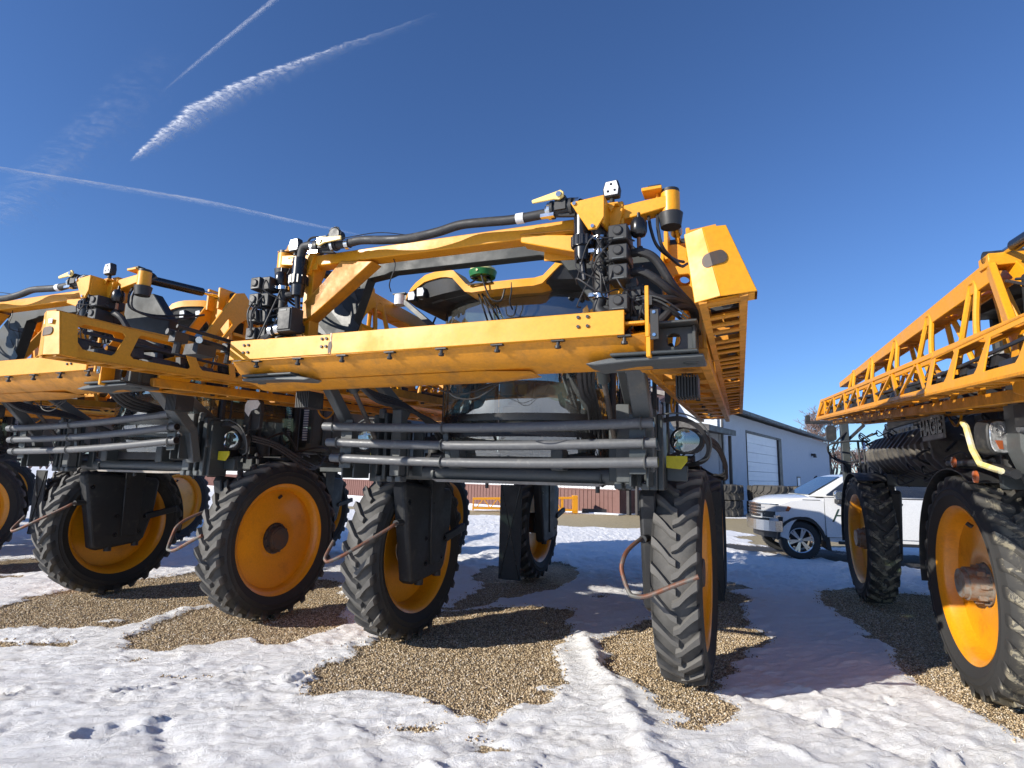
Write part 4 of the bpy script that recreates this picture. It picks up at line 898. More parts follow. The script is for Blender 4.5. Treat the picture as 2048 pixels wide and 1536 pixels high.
    mk('beacon_stub', MB().tube([(.85, .4, 4.0), (.85, .4, 4.12)], .05, 12), BLK, c)

def boom_build(g, old):
    b = empty('boom_frame', (0, 0, 0), g)
    # nozzle cover plates across the front
    cuts = [(-2.02, -.92), (-.905, 1.47)]
    for i, (a, e) in enumerate(cuts):
        cv = MB().hexa([(a, -2.46, 2.84-.008*i), (e, -2.46, 2.832-.008*i), (e, -2.44, 2.832-.008*i), (a, -2.44, 2.84-.008*i), (a, -2.46, 3.015-.008*i), (e, -2.46, 3.0-.006*i), (e, -2.44, 3.0-.006*i), (a, -2.44, 3.015-.008*i)])
        cv.box((a, -2.44, 2.985-.006*i), (e, -2.38, 2.995-.008*i))
        mk('cover_plate', cv, YEL, b, .004)
    mk('cover_bolts', bolts(MB(), [(x, -2.46, z) for x in (-1.80, -1.85, -1.00, -.955, 1.16, 1.225) for z in (2.90, 2.965)]), BLK, b)
    mk('worn_patch', MB().prism([(-.93, 2.84), (-.905, 2.85), (-.895, 2.90), (-.905, 2.94), (-.93, 2.93), (-.935, 2.89)], 'y', -2.4635, -2.4605), HUBM, b)
    mk('joint_strip', MB().box((-.919, -2.462, 2.836), (-.907, -2.4605, 3.008)), rusted('bare_edge', (.55, .42, .3), (.5, .2, .1), .4, .6), b)
    # main beam: folded section
    def sect(x): return [(x, -2.42, 2.83), (x, -2.355, 2.755), (x, -2.25, 2.685), (x, -2.10, 2.655), (x, -1.95, 2.70), (x, -1.95, 2.86), (x, -2.1, 2.96)]
    vs = sect(-2.02)+sect(1.60); n = 7
    mk('main_beam', MB().add(vs, [tuple(range(n)), tuple(range(n, 2*n))]+[(i, (i+1) % n, (i+1) % n+n, i+n) for i in range(n)]), YELD, b, .006)
    bp_ = [(x, y, z if x < .5 else 2.655+(z-2.655)*.05) for x in (-1.95, .36, .74) for y, z in ((-2.235, 2.675), (-2.12, 2.622), (-2.0, 2.622), (-1.97, 2.66))]
    mk('belly_plate', MB().add(bp_, [(0, 1, 2, 3), (8, 9, 10, 11)]+[(i+k, i+(k+1) % 4, i+(k+1) % 4+4, i+k+4) for i in (0, 4) for k in range(4)]), YELD, b)
    mk('beam_end_cap', MB().box((1.60, -2.41, 2.68), (1.63, -1.96, 2.9)).box((1.30, -2.43, 2.90), (1.60, -2.0, 2.92)), YEL, b, .004)
    mk('lip_strip', MB().box((-2.0, -2.45, 2.826), (1.45, -2.402, 2.831)), YEL, b)
    nz = MB()
    for k in range(8):
        x = -1.72+.455*k; nz.nxt().tube([(x, -2.43, 2.83), (x, -2.43, 2.765)], .012, 8).tube([(x, -2.43, 2.785), (x, -2.43, 2.768)], .022, 10).box((x-.045, -2.45, 2.815), (x+.045, -2.41, 2.828))
    mk('spray_nozzle', nz, BLK, b)
    mk('reflector_bar', MB().box((1.605, -2.47, 2.80), (1.63, -2.45, 3.14)), YEL, b, .003)
    mk('edge_strip', MB().box((1.635, -2.46, 2.78), (1.69, -2.452, 2.98)), BLK, b, .003)
    mk('strip_bolt', bolts(MB(), [(1.66, -2.46, 2.81), (1.66, -2.46, 2.96)], .012, .006), CHR, b)
    for s in (-1, 1): 
        hinge(b, s)
        mk('mast', MB().box((s*1.33, -2.26, 2.80), (s*1.43, -2.14, 3.86)), YEL, b, .006)
        mk('mast_gusset', MB().prism([(s*1.30, 3.80), (s*1.44, 3.80), (s*1.40, 3.62), (s*1.36, 3.62)], 'y', -2.30, -2.10).box((s*1.28, -2.28, 3.66), (s*1.44, -2.262, 3.72)), YEL, b, .004)
        mk('outrigger_arm', MB().prism([(s*1.42, 3.72), (s*1.42, 3.83), (s*1.76, 3.86), (s*1.76, 3.77)], 'y', -2.25, -2.13), YEL, b, .006)
        mk('pivot_barrel', MB().tube([(s*1.75, -2.19, 3.74), (s*1.75, -2.19, 3.89)], .065, 20), YEL, b)
        mk('pivot_cap', MB().tube([(s*1.75, -2.19, 3.892), (s*1.75, -2.19, 3.915)], .062, 20).nxt().tube([(s*1.75, -2.19, 3.735), (s*1.75, -2.19, 3.64)], [.085, .07], 20), BLK, b)
        mk('fold_cylinder', MB().tube([(s*1.75, -2.14, 3.83), (s*1.72, -1.50, 3.90)], .048, 16).tube([(s*1.75, -2.19, 3.78), (s*1.75, -2.10, 3.88)], .05, 10), BLKG if s > 0 else BLKG, b)
        mk('cylinder_rod', MB().tube([(s*1.72, -1.50, 3.90), (s*1.71, -1.17, 3.93)], .024, 12), CHR, b)
        hh = MB().spline([(s*1.60, -2.2, 3.74), (s*1.62, -2.24, 3.62), (s*1.66, -2.22, 3.50), (s*1.74, -2.0, 3.48), (s*1.78, -1.6, 3.60)], .012, 6).spline([(s*1.66, -2.2, 3.74), (s*1.67, -2.24, 3.60), (s*1.70, -2.2, 3.48), (s*1.78, -1.9, 3.46), (s*1.80, -1.5, 3.62)], .012, 6)
        mk('cylinder_hose', hh, HOSE, b)
    mk('gps_bracket', MB().box((1.56, -2.26, 3.91), (1.70, -2.12, 3.935)).tube([(1.66, -2.19, 3.86), (1.66, -2.19, 3.91)], .012, 6), YEL, b, .004)
    mk('small_sensor', MB().box((1.60, -2.23, 3.937), (1.69, -2.15, 3.96)), BLK, b, .004)
    mk('bracket_plate', MB().box((-1.80, -2.24, 3.90), (-1.60, -2.12, 3.915)).tube([(-1.68, -2.19, 3.90), (-1.66, -2.19, 3.95)], .05, 12), YELD, b, .004)
    # arched cross tube and its knee braces
    mk('cross_tube', MB().hexa([(-1.42, -2.27, 3.70), (1.34, -2.27, 3.66), (1.34, -2.13, 3.66), (-1.42, -2.13, 3.70), (-1.42, -2.27, 3.80), (1.34, -2.27, 3.77), (1.34, -2.13, 3.77), (-1.42, -2.13, 3.80)]), YEL, b, .008)
    mk('knee_brace', MB().hexa([(-1.40, -2.29, 3.14), (-1.30, -2.29, 3.28), (-1.30, -2.15, 3.28), (-1.40, -2.15, 3.14), (-1.40, -2.29, 3.36), (-.98, -2.29, 3.70), (-.98, -2.15, 3.70), (-1.40, -2.15, 3.36)]).hexa([(-1.36, -2.29, 3.18), (-.68, -2.29, 3.66), (-.68, -2.15, 3.66), (-1.36, -2.15, 3.18), (-1.36, -2.29, 3.36), (-1.02, -2.29, 3.70), (-1.02, -2.15, 3.70), (-1.36, -2.15, 3.36)]), YELD, b, .006)
    mk('knee_brace', MB().hexa([(.66, -2.29, 3.64), (1.36, -2.29, 3.42), (1.36, -2.15, 3.42), (.66, -2.15, 3.64), (.66, -2.29, 3.70), (1.36, -2.29, 3.60), (1.36, -2.15, 3.60), (.66, -2.15, 3.70)]), YEL, b, .006)
    mk('joint_plate', MB().plate([(.79, 3.54), (1.09, 3.52), (1.09, 3.585), (.90, 3.60), (.86, 3.65), (.98, 3.70), (.79, 3.71)], [], 'y', -2.12, -2.10), YEL, b, .004)
    mk('gusset_plate', MB().prism([(1.10, 3.80), (1.34, 3.82), (1.34, 3.66), (1.29, 3.58), (1.23, 3.58)], 'y', -2.47, -2.45).box((1.32, -2.45, 3.62), (1.34, -2.2, 3.82)), YEL, b, .004)
    mk('gusset_bolt', bolts(MB(), [(1.13, -2.47, 3.785), (1.26, -2.47, 3.60)], .014), CHR, b)
    # big hose along the cross tube
    mk('main_hose', MB().spline([(-1.0, -2.40, 3.80), (-.88, -2.40, 3.795), (-.72, -2.41, 3.80), (-.48, -2.42, 3.765), (-.25, -2.42, 3.745), (0, -2.41, 3.765), (.2, -2.40, 3.80), (.42, -2.40, 3.79), (.64, -2.40, 3.775), (.86, -2.40, 3.78), (1.0, -2.40, 3.78)], .036, 14, 6), HOSE, b)
    hc = MB()
    for x in (-.86, .92): hc.nxt().lathe([(-.018, .036), (-.018, .046), (.018, .046), (.018, .036)], (x, -2.40, 3.79), 'x', 16)
    mk('hose_clamp', hc, CHR, b)
    mk('weld_bead', MB().tube([(-1.42, -2.272, 3.70), (-1.30, -2.272, 3.70)], .006, 6).nxt().tube([(.66, -2.292, 3.70), (1.30, -2.292, 3.665)], .006, 6).nxt().tube([(1.345, -2.262, 3.70), (1.345, -2.262, 3.82)], .006, 6), YELD, b)
    mk('hose_tape', MB().lathe([(-.03, .0385), (-.03, .0395), (.03, .0395), (.03, .0385)], (.70, -2.40, 3.776), 'x', 16), WHT, b)
    for s, cx in ((-1, -1.09), (1, 1.02)):
        v = MB().tube([(cx-.10, -2.40, 3.80), (cx+.12, -2.40, 3.80)], .05, 16).lathe([(-.02, .05), (-.02, .066), (.0, .066), (.0, .05)], (cx+.08*s, -2.40, 3.80), 'x', 16).lathe([(-.02, .05), (-.02, .066), (.0, .066), (.0, .05)], (cx-.06, -2.40, 3.80), 'x', 16).box((cx-.04, -2.46, 3.77), (cx+.04, -2.34, 3.87)).tube([(cx-.14, -2.4, 3.775), (cx+.1, -2.4, 3.74)], .022, 8)
        mk('ball_valve', v, BLK, b)
        if s > 0: hv = MB().prism([(cx-.20, 3.835), (cx-.205, 3.86), (cx-.03, 3.895), (cx+.01, 3.905), (cx+.035, 3.885), (cx+.035, 3.85), (cx, 3.83), (cx-.04, 3.84)], 'y', -2.485, -2.468)
        else: hv = MB().prism([(cx+.22, 3.80), (cx+.22, 3.835), (cx+.05, 3.845), (cx+.0, 3.86), (cx-.035, 3.84), (cx-.035, 3.79), (cx, 3.775), (cx+.05, 3.795)], 'y', -2.485, -2.468)
        mk('valve_handle', hv, VALV, b, .004)
        mk('handle_bolt', bolts(MB(), [(cx, -2.485, 3.868 if s > 0 else 3.818)], .022, .012), CHR, b)
        mk('valve_clamp', MB().lathe([(-.012, .05), (-.012, .062), (.012, .062), (.012, .05)], (cx+.12*s, -2.40, 3.80), 'x', 18).nxt().lathe([(-.012, .05), (-.012, .062), (.012, .062), (.012, .05)], (cx-.09*s, -2.40, 3.795), 'x', 18).nxt().box((cx-.15, -2.45, 3.735), (cx-.05, -2.41, 3.76)), CHR, b)
    rel = random.Random(4); rl = MB().lathe([(-.06, .0001), (-.06, .055), (.02, .06), (.03, .04)], (-1.02, -2.34, 3.90), 'y', 18)
    for k in range(12): a = rel.uniform(0, 6.28); rl.spline([(-1.02+.05*math.cos(a), -2.38, 3.90+.05*math.sin(a)), (-1.02+.07*math.cos(a+.6), -2.39, 3.90+.07*math.sin(a+.6)), (-1.02+.06*math.cos(a+1.3), -2.37, 3.90+.06*math.sin(a+1.3))], .006, 5)
    rl.spline([(-1.15, -2.38, 3.90), (-1.26, -2.40, 3.90), (-1.30, -2.40, 3.84), (-1.25, -2.4, 3.80)], .009, 6).spline([(-.95, -2.38, 3.86), (-.6, -2.36, 3.87), (-.35, -2.3, 3.84)], .004, 5)
    mk('cable_coil', rl, BLK, b)
    mk('hanging_cable', MB().spline([(-.55, -2.2, 3.72), (-.50, -2.22, 3.62), (-.56, -2.2, 3.48), (-.68, -2.0, 3.48)], .005, 5), BLK, b)
    for s, lx, lz in ((1, 1.36, 3.93), (-1, -1.52, 3.90)):
        mk('work_lamp', MB().prism([(lx-.055, lz-.06), (lx+.055, lz-.06), (lx+.062, lz), (lx+.045, lz+.065), (lx-.045, lz+.06), (lx-.062, lz)], 'y', -2.33, -2.27).tube([(lx, -2.3, lz-.06), (lx, -2.3, lz-.11)], .02, 8), BLK, b, .008)
        mk('lamp_face', MB().prism([(lx-.047, lz-.05), (lx+.047, lz-.05), (lx+.053, lz), (lx+.038, lz+.056), (lx-.038, lz+.052), (lx-.053, lz)], 'y', -2.337, -2.331), WLENS, b, .004)
        mk('lamp_diode', bolts(MB(), [(lx-.022, -2.337, lz-.022), (lx+.026, -2.337, lz-.018), (lx, -2.337, lz+.03)], .010, .002), BLKG, b)
        mk('lamp_bracket', MB().box((lx-.05, -2.34, lz-.125), (lx+.05, -2.22, lz-.11)).prism([(lx-.03, lz-.125), (lx+.03, lz-.125), (lx, lz-.18)], 'y', -2.34, -2.33), YEL, b, .003)
    valveset(b, 1); valveset(b, -1)
    # fat delivery hoses swinging to the wing (right) and back
    for s in (1, -1):
        fh = MB()
        for z0, dz in ((3.44, .0), (3.30, .06), (3.17, .12), (3.0, .16)):
            fh.spline([(s*1.50, -2.30, z0), (s*1.57, -2.32, z0-.01), (s*1.66, -2.30, z0-.07), (s*1.76, -2.22, z0*.35+3.16*.65-.06), (s*1.86, -2.02, 3.10-.03*dz), (s*1.86, -1.72, 3.06), (s*1.78, -1.4, 3.0)], .030, 10, 6)
        mk('delivery_hose', fh, HOSE, b)
        mk('hose_collar', MB().lathe([(-.012, .030), (-.012, .038), (.012, .038), (.012, .030)], (s*1.56, -2.31, 3.44), 'x', 12).nxt().lathe([(-.012, .030), (-.012, .038), (.012, .038), (.012, .030)], (s*1.56, -2.31, 3.30), 'x', 12).nxt().lathe([(-.012, .030), (-.012, .038), (.012, .038), (.012, .030)], (s*1.56, -2.31, 3.17), 'x', 12), BLK, b)
        bh = MB()
        for q in range(4): bh.spline([(s*(1.30+.02*q), -2.3, 2.98+.01*q), (s*1.5, -2.32, 3.06+.012*q), (s*1.66, -2.3, 3.05+.012*q), (s*1.82, -2.2, 2.95), (s*1.85, -1.9, 2.9)], .009, 6)
        mk('brake_line', bh, HOSE if s < 0 else HOSE, b)
        mk('pale_line', MB().spline([(s*1.30, -2.34, 3.0), (s*1.5, -2.36, 3.075), (s*1.66, -2.34, 3.075), (s*1.84, -2.24, 2.96)], .007, 6).spline([(s*1.34, -2.34, 3.02), (s*1.52, -2.36, 3.095), (s*1.68, -2.34, 3.09), (s*1.86, -2.24, 2.97)], .006, 6), GRM, b)
    mt = MB()
    q = random.Random(8)
    for k in range(16):
        mt.nxt(); x = q.uniform(1.45, 1.62) if k % 2 else -q.uniform(1.35, 1.9); z = q.uniform(2.9, 3.25); mt.spline([(x, -2.33, z), (x+q.uniform(-.05, .05), -2.38, z-.08), (x+q.uniform(-.08, .08), -2.34, z-.16)], .010, 6)
        mt.box((x-.02, -2.36, z-.03), (x+.025, -2.28, z+.03))
    mk('valve_fittings', mt, BLK, b)
    # dark lift frame behind: inverted U with splayed legs
    fr_ = MB().plate([(-1.80, 2.86), (-1.78, 3.60), (-1.45, 3.86), (-1.30, 3.90), (.92, 3.86), (1.30, 3.84), (1.62, 3.5), (1.66, 2.86), (1.30, 2.86), (1.14, 3.20), (.80, 3.68), (.62, 3.735), (-.84, 3.76), (-.90, 3.74), (-1.10, 3.72), (-1.32, 3.08), (-1.24, 2.86)], [], 'y', -1.78, -1.66)
    mk('lift_frame', fr_, FRM, b, .008)
    mk('frame_stripe', MB().prism([(-1.52, 3.44), (-1.40, 3.50), (-1.17, 3.26), (-1.24, 3.15)], 'y', -1.784, -1.781).prism([(-1.36, 3.62), (-1.26, 3.63), (-1.20, 3.50)], 'y', -1.784, -1.781).prism([(-1.76, 3.36), (-1.74, 3.40), (-1.33, 3.00), (-1.36, 2.94)], 'y', -1.784, -1.781), GRY, b)
    mk('frame_foot', MB().box((-1.72, -1.86, 2.9), (-1.60, -1.79, 3.22)).box((1.50, -1.86, 2.9), (1.62, -1.79, 3.22)), GRM, b, .008)
    mk('frame_wiring', MB().spline([(-.5, -1.9, 2.72), (-.2, -2.0, 2.60), (.05, -2.0, 2.54), (.3, -2.0, 2.60), (.5, -1.95, 2.70)], .006, 5).spline([(-.1, -2.0, 2.64), (.0, -2.02, 2.52), (.2, -2.02, 2.50), (.4, -2.0, 2.62)], .006, 5), BLK, b)
    return b
PA, PB, PC, PD = ((-4.606, 8.337), .400), ((.294, 6.413), .388), ((5.952, 4.893), .353), ((-11.49, 11.0), .334)
sprB = sprayer('crop_sprayer', *PB, 'yellow and grey crop sprayer in the centre with its whole boom frame in view')
sprA = copy_tree(sprB)
for o in sprB.children:              # on the centre machine the right outer boom hangs rolled outwards
    if o.name.startswith('outer_boom') and any(c.data and c.data.vertices and c.data.vertices[0].co.x > 1 for c in o.children): o.rotation_euler.y = R(-6.5); o.location = (.335, 0, -.206); sprA.location = (PA[0][0], PA[0][1], 0); sprA.rotation_euler.z = -PA[1]
sprA['label'] = 'yellow and grey crop sprayer with a white sticker on its boom end, left of centre'
sprD = copy_tree(sprB); sprD.location = (PD[0][0], PD[0][1], 0); sprD.rotation_euler.z = -PD[1]
sprD['label'] = 'crop sprayer mostly hidden behind the stickered one, its front wheel cut by the left edge'
sprShade = copy_tree(sprB); sprShade.location = (-18.4, 13.7, 0); sprShade.rotation_euler.z = -.36  # extra machine, added to throw shade on the neighbour's rear wheel
sprShade['label'] = 'crop sprayer added almost wholly beyond the left edge to shade its neighbour'
for o in sprA.children:
    if o.name.startswith('front_bars'): o.rotation_euler.y = -.045; o.location.z = .10; o.location.x = .04
# only on the left machine: mirror by the hose loop, white sticker on the boom end
mk('side_mirror', MB().prism(rrect(1.72, 2.37, 1.98, 2.74, .05), 'y', -.74, -.68).tube([(1.85, -.75, 2.56), (1.84, -.78, 2.3), (1.8, -.8, 2.2)], .014, 6), BLK, sprA, .01)
mk('mirror_face', MB().prism([(1.725, 2.60), (1.725, 2.68), (1.76, 2.735), (1.93, 2.735), (1.97, 2.69), (1.93, 2.63), (1.88, 2.62), (1.83, 2.60), (1.80, 2.53)], 'y', -.7455, -.742), WHT, sprA)
mk('white_sticker', MB().box((2.02, -3.148, 3.07), (2.13, -3.144, 3.11)), WHT, sprA)

sprC = sprayer('crop_sprayer', *PC, 'older muddy crop sprayer with ribbed black tank at the right edge of the photo', 'old')
for o in list(sprC.children):        # the older boom hangs a little lower and rises to the rear
    if o.name.startswith(('inner_boom', 'outer_boom')): o.location.z = -.17; o.rotation_euler.x = .030
    if o.name.startswith('boom_frame'): o.location.z = -.17
TYRM  # muddy tyres
# left-side gear of the older machine
rb = MB()
prof = lambda y, e: [(-1.42-e, 2.22), (-1.46-e, 2.42), (-1.30-e*.7, 2.62+e), (-1.0, 2.72+e), (-.7, 2.70), (-.7, 2.0), (-1.1, 2.02-e), (-1.32-e, 2.10)]
vs, fs = [], []; st = [(1.32, -.16), (1.42, -.04)]
for k in range(13):
    y = 1.5+.27*k; st += [(y, 0), (y+.04, .034), (y+.12, .034), (y+.16, 0)]
st += [(5.05, -.04), (5.12, -.14)]
for y, e in st: vs += [(a, y, z) for a, z in prof(y, e)]
for i in range(len(st)-1):
    for k in range(8): fs.append((i*8+k, i*8+(k+1) % 8, (i+1)*8+(k+1) % 8, (i+1)*8+k))
fs += [tuple(range(8)), tuple(range((len(st)-1)*8, len(st)*8))]
mk('ribbed_tank', MB().add(vs, fs), paint('dusty_black_plastic', (.055, .053, .05), .5, (.2, .18, .15), .8, lo=.4, hi=.7), sprC, .012)
mk('side_rail', MB().bar((-1.40, 3.6, 2.80), (-1.40, .1, 2.80), .05, .14), GRY, sprC, .01)
mk('rail_panel', MB().box((-1.2, -.6, 2.75), (-1.16, 3.2, 3.0)).box((-1.15, -.5, 2.1), (-1.1, 1.2, 2.7)).box((-1.3, .2, 2.05), (-1.28, .5, 2.7)).box((-1.28, .55, 2.3), (-1.26, .75, 2.6)), BLK, sprC, .01)
sg = mk('name_sign', MB().box((-1.60, .74, 2.41), (-1.57, 1.42, 2.69)), paint('light_grey_paint', (.26, .26, .26), .5, (.15, .14, .12), .5), sprC, .006)
text_obj('sign_letters', 'HAGIE', .245, BLKG, sg, (-1.607, 1.08, 2.545), (R(90), 0, R(-90)), 0, .006, .008)
mk('pale_tank', MB().prism([(-1.05, 2.95), (-1.08, 3.25), (-.9, 3.4), (-.2, 3.4), (-.2, 2.95)], 'y', -.7, 1.9), paint('milky_tank', (.42, .41, .38), .5, (.2, .18, .15), .6), sprC, .05)
mk('air_duct', MB().spline([(-1.25, -1.5, 2.95), (-1.28, -1.1, 2.80), (-1.22, -.7, 2.72), (-1.1, -.2, 2.85)], .17, 16), BLK, sprC)
mk('duct_bellows', MB().lathe([(.03*k, .17+.022*(k % 2)) for k in range(9)], (-1.25, -1.42, 2.92), 'y', 20), BLK, sprC)
mk('front_panel', MB().prism([(-1.62, 1.9), (-1.72, 2.2), (-1.70, 2.75), (-1.3, 2.85), (-1.2, 2.0)], 'y', -1.25, -.95), GRM, sprC, .03)
LENSB = paint('bright_lens', (.80, .80, .80), .1, (.35, .35, .35), .9, metal=.6, lo=.45, hi=.55, sc_=22)
hl = empty('headlamp', (-1.76, -.98, 2.30), sprC, .35)
P_ = [(.095*math.copysign(abs(math.cos(t))**.6, math.cos(t)), .13*math.copysign(abs(math.sin(t))**.7, math.sin(t))-.02*0) for t in (2*math.pi*k/24 for k in range(24))]
mk('lamp_housing', MB().prism([(a*1.14, z*1.10) for a, z in P_], 'y', -.02, .12), BLK, hl, .01)
mk('lamp_glass', MB().prism(P_, 'y', -.032, -.02), LENSB, hl, .01)
mk('lamp_reflector', MB().lathe([(0, .0001), (.02, .04), (.0, .05)], (-.03, -.038, .05), 'y', 16).lathe([(0, .0001), (.02, .035), (.0, .045)], (.035, -.038, .02), 'y', 16), CHR, hl)
mk('turn_lens', MB().prism([(-.06, -.03), (.0, -.03), (.0, -.10), (-.03, -.10)], 'y', -.036, -.033), AMB, hl)
mk('yellow_guard', MB().tube([(-1.86, -.60, 2.45), (-1.88, -.72, 2.40), (-1.90, -.86, 2.20), (-1.90, -.98, 2.08), (-1.88, -1.28, 2.02)], .025, 8), paint('faded_yellow_bar', (.80, .66, .20), .5, (.75, .72, .60), .9, lo=.4, hi=.6, sc_=9), sprC)
mk('marker_lamp', MB().lathe([(0, .0001), (.012, .05), (.03, .055)], (-1.82, -.10, 2.12), 'x', 18).lathe([(0, .0001), (.012, .05), (.03, .055)], (-1.84, -.62, 1.98), 'x', 18), AMB, sprC)
mk('fender_bar', MB().tube([(-1.7, .3, 2.12), (-1.72, -.5, 2.10), (-1.72, -1.1, 2.0)], .04, 10), BLK, sprC)
mk('vent_box', MB().box((-1.30, -.3, 2.15), (-1.26, -.02, 2.42)), GRM, sprC, .01)
for k in range(5): mk('vent_slot', MB().box((-1.306, -.28, 2.18+.045*k), (-1.302, -.04, 2.195+.045*k)), BLK, sprC)
mk('cradle_post', MB().box((-1.58, 6.30, 1.1), (-1.44, 6.46, 3.08)), GRY, sprC, .01)
mk('cradle_saddle', MB().box((-2.2, 6.3, 3.08), (-1.3, 6.46, 3.13)).bar((-1.5, 6.38, 2.7), (-1.15, 6.38, 3.05), .05, .06).box((-2.2, 6.3, 3.1), (-2.12, 6.46, 3.25)), BLK, sprC, .008)
mk('tail_mirror', MB().prism(rrect(-1.86, 2.72, -1.68, 3.02, .05), 'y', 6.2, 6.28).tube([(-1.77, 6.26, 3.0), (-1.6, 6.35, 3.08)], .014, 6), BLK, sprC, .01)
mk('post_hose', MB().spline([(-1.5, 6.3, 2.9), (-1.75, 6.2, 2.6), (-1.7, 6.2, 2.35), (-1.45, 6.0, 2.3), (-1.3, 5.6, 2.4)], .02, 8).spline([(-1.3, 5.4, 2.66), (-1.6, 5.8, 2.68), (-1.85, 6.1, 2.62), (-1.8, 6.2, 2.4), (-1.55, 6.3, 2.25), (-1.5, 6.3, 2.0)], .018, 8).spline([(-1.45, 6.2, 2.5), (-1.35, 6.1, 2.1), (-1.5, 6.0, 1.95)], .03, 8), HOSE, sprC)
mk('blue_label', MB().box((-1.45, 5.0, 2.50), (-1.445, 5.14, 2.62)), paint('blue_label_print', (.10, .25, .60), .5, (.6, .6, .6), .4), sprC)
mk('ladder_frame', MB().tube([(-1.38, 5.3, 1.3), (-1.42, 5.3, 2.7), (-1.2, 5.2, 2.8)], .02, 8).tube([(-1.38, 5.7, 1.3), (-1.42, 5.7, 2.7)], .02, 8), BLK, sprC)
mk('rear_panel', MB().box((-1.3, 5.2, 1.8), (-1.0, 6.2, 2.3)), BLK, sprC, .02)
mk('silver_guard', MB().box((-1.52, 1.28, .78), (-1.50, 1.42, 1.85)), BLK, sprC, .005)
wr = MB(); q = random.Random(5)
for k in range(22):
    y = q.uniform(.0, 5.5); z = q.uniform(1.95, 2.9); wr.spline([(-1.25, y, z), (-1.4, y+.15, z-.08), (-1.38, y+.3, z+.03), (-1.2, y+.45, z-.1)], q.uniform(.008, .018), 6)
mk('side_hoses', wr, HOSE, sprC, kind='stuff')

# ------------------------------------------------------------------ background
def boxmat(name, col, r=.5, **k): return paint(name, col, r, tuple(c*.6 for c in col), .35, **k)
SID = boxmat('pale_steel_siding', (.56, .61, .68), .5); WSID = boxmat('white_steel_siding', (.70, .71, .72), .5); BRN = boxmat('brown_steel_siding', (.165, .070, .055), .5)
DOORM = boxmat('white_door_panel', (.78, .80, .83), .45); TRIM = boxmat('dark_trim', (.035, .03, .03), .5); ROOFB = boxmat('brown_steel_roof', (.13, .075, .07), .6); ROOFG = boxmat('grey_roof_edge', (.15, .13, .12), .5)
def building(name, org, d, label, cat='building'):
    b = empty(name, (org[0], org[1], 0), None, math.atan2(d[1], d[0]), label=label, category=cat); return b
# right hall: wall runs along local x, camera side is local -y
hb = building('metal_shed', (14.8, 35.6), (.621, .784), 'grey metal shed with a wide white overhead door behind the tyre stacks')
HT = 5.75
mk('wall', MB().box((-4.5, 0, 0), (0, .2, HT)).box((9.0, 0, 0), (28.7, .2, HT)).box((0, 0, 4.9), (9.0, .2, HT)).box((28.5, .2, 0), (28.7, 22, HT)).prism([(.2, 0), (22, 0), (22, HT), (11, HT+3.2), (.2, HT)], 'x', -4.7, -4.5).box((-4.5, 21.8, 0), (28.5, 22, HT)), SID, hb)
rbs = MB()
for k in range(150):
    x = -4.4+.22*k
    if x > 28.6: break
    rbs.box((x, -.022, 4.95 if -.1 < x < 9.1 else .02), (x+.035, 0, HT-.02))
mk('siding_ribs', rbs, SID, hb, kind='stuff')
for k in range(8): 
    z = .03+.605*k; mk('door_panel', MB().box((.12, .10, z), (8.1, .16, z+.59)).box((.12, .085, z+.285), (8.1, .10, z+.30)), DOORM, hb, .01)
mk('door_jamb', MB().box((8.12, -.03, 0), (9.0, .14, 4.9)).box((0, -.04, 0), (.11, .14, 5.0)).box((0, -.03, 4.86), (9.0, .12, 5.0)), TRIM, hb)
mk('corner_trim', MB().box((28.66, -.05, 0), (28.8, .1, HT)).box((-4.6, -.06, 0), (-4.42, .02, HT)), TRIM, hb)
mk('roof', MB().prism([(-.7, HT-.02), (-.7, HT+.22), (11, HT+3.5), (22.7, HT+.22), (22.7, HT-.02), (11, HT+3.2)], 'x', -5.0, 29.4), ROOFG, hb)
mk('gutter', MB().box((-5.0, -.86, HT-.05), (29.5, -.70, HT+.12)).tube([(29.3, -.78, HT), (29.3, -.6, HT-.5), (28.9, -.1, HT-.8), (28.9, -.1, .2)], .06, 8), TRIM, hb)
mk('wall_lamp', MB().box((19.6, -.35, 4.15), (19.85, 0, 4.35)).prism([(-.45, 4.0), (-.2, 4.0), (-.2, 4.35), (-.4, 4.3)], 'x', 19.55, 19.9), TRIM, hb)
mk('service_door', MB().box((13.6, -.05, 0), (14.6, -.02, 2.15)), DOORM, hb); mk('door_frame', MB().box((13.5, -.06, 0), (13.6, 0, 2.22)).box((14.6, -.06, 0), (14.7, 0, 2.22)).box((13.5, -.06, 2.15), (14.7, 0, 2.24)), TRIM, hb)
mk('meter_box', MB().box((20.4, -.3, 1.5), (20.8, -.02, 2.3)).tube([(21.0, -.1, 1.0), (21.0, -.1, 2.4)], .08, 8), TRIM, hb)
hb2 = building('lean_to_shed', (12.0, 32.1), (.621, .784), 'low grey siding lean-to with a deep dark soffit left of the metal shed')
mk('wall', MB().box((-4.2, 1.2, 0), (-.15, 1.4, 4.6)).box((-.2, .3, 0), (-.1, 1.2, 4.6)), SID, hb2)
r2 = MB()
for k in range(18): r2.box((-4.1+.22*k, 1.18, .02), (-4.065+.22*k, 1.2, 4.55))
mk('siding_ribs', r2, SID, hb2, kind='stuff')
mk('roof', MB().prism([(-.8, 4.3), (-.8, 4.6), (1.4, 5.0), (1.4, 4.6)], 'x', -4.4, -.05), TRIM, hb2)
mk('porch_post', MB().box((-.4, -.6, 0), (-.25, -.45, 4.3)), TRIM, hb2)
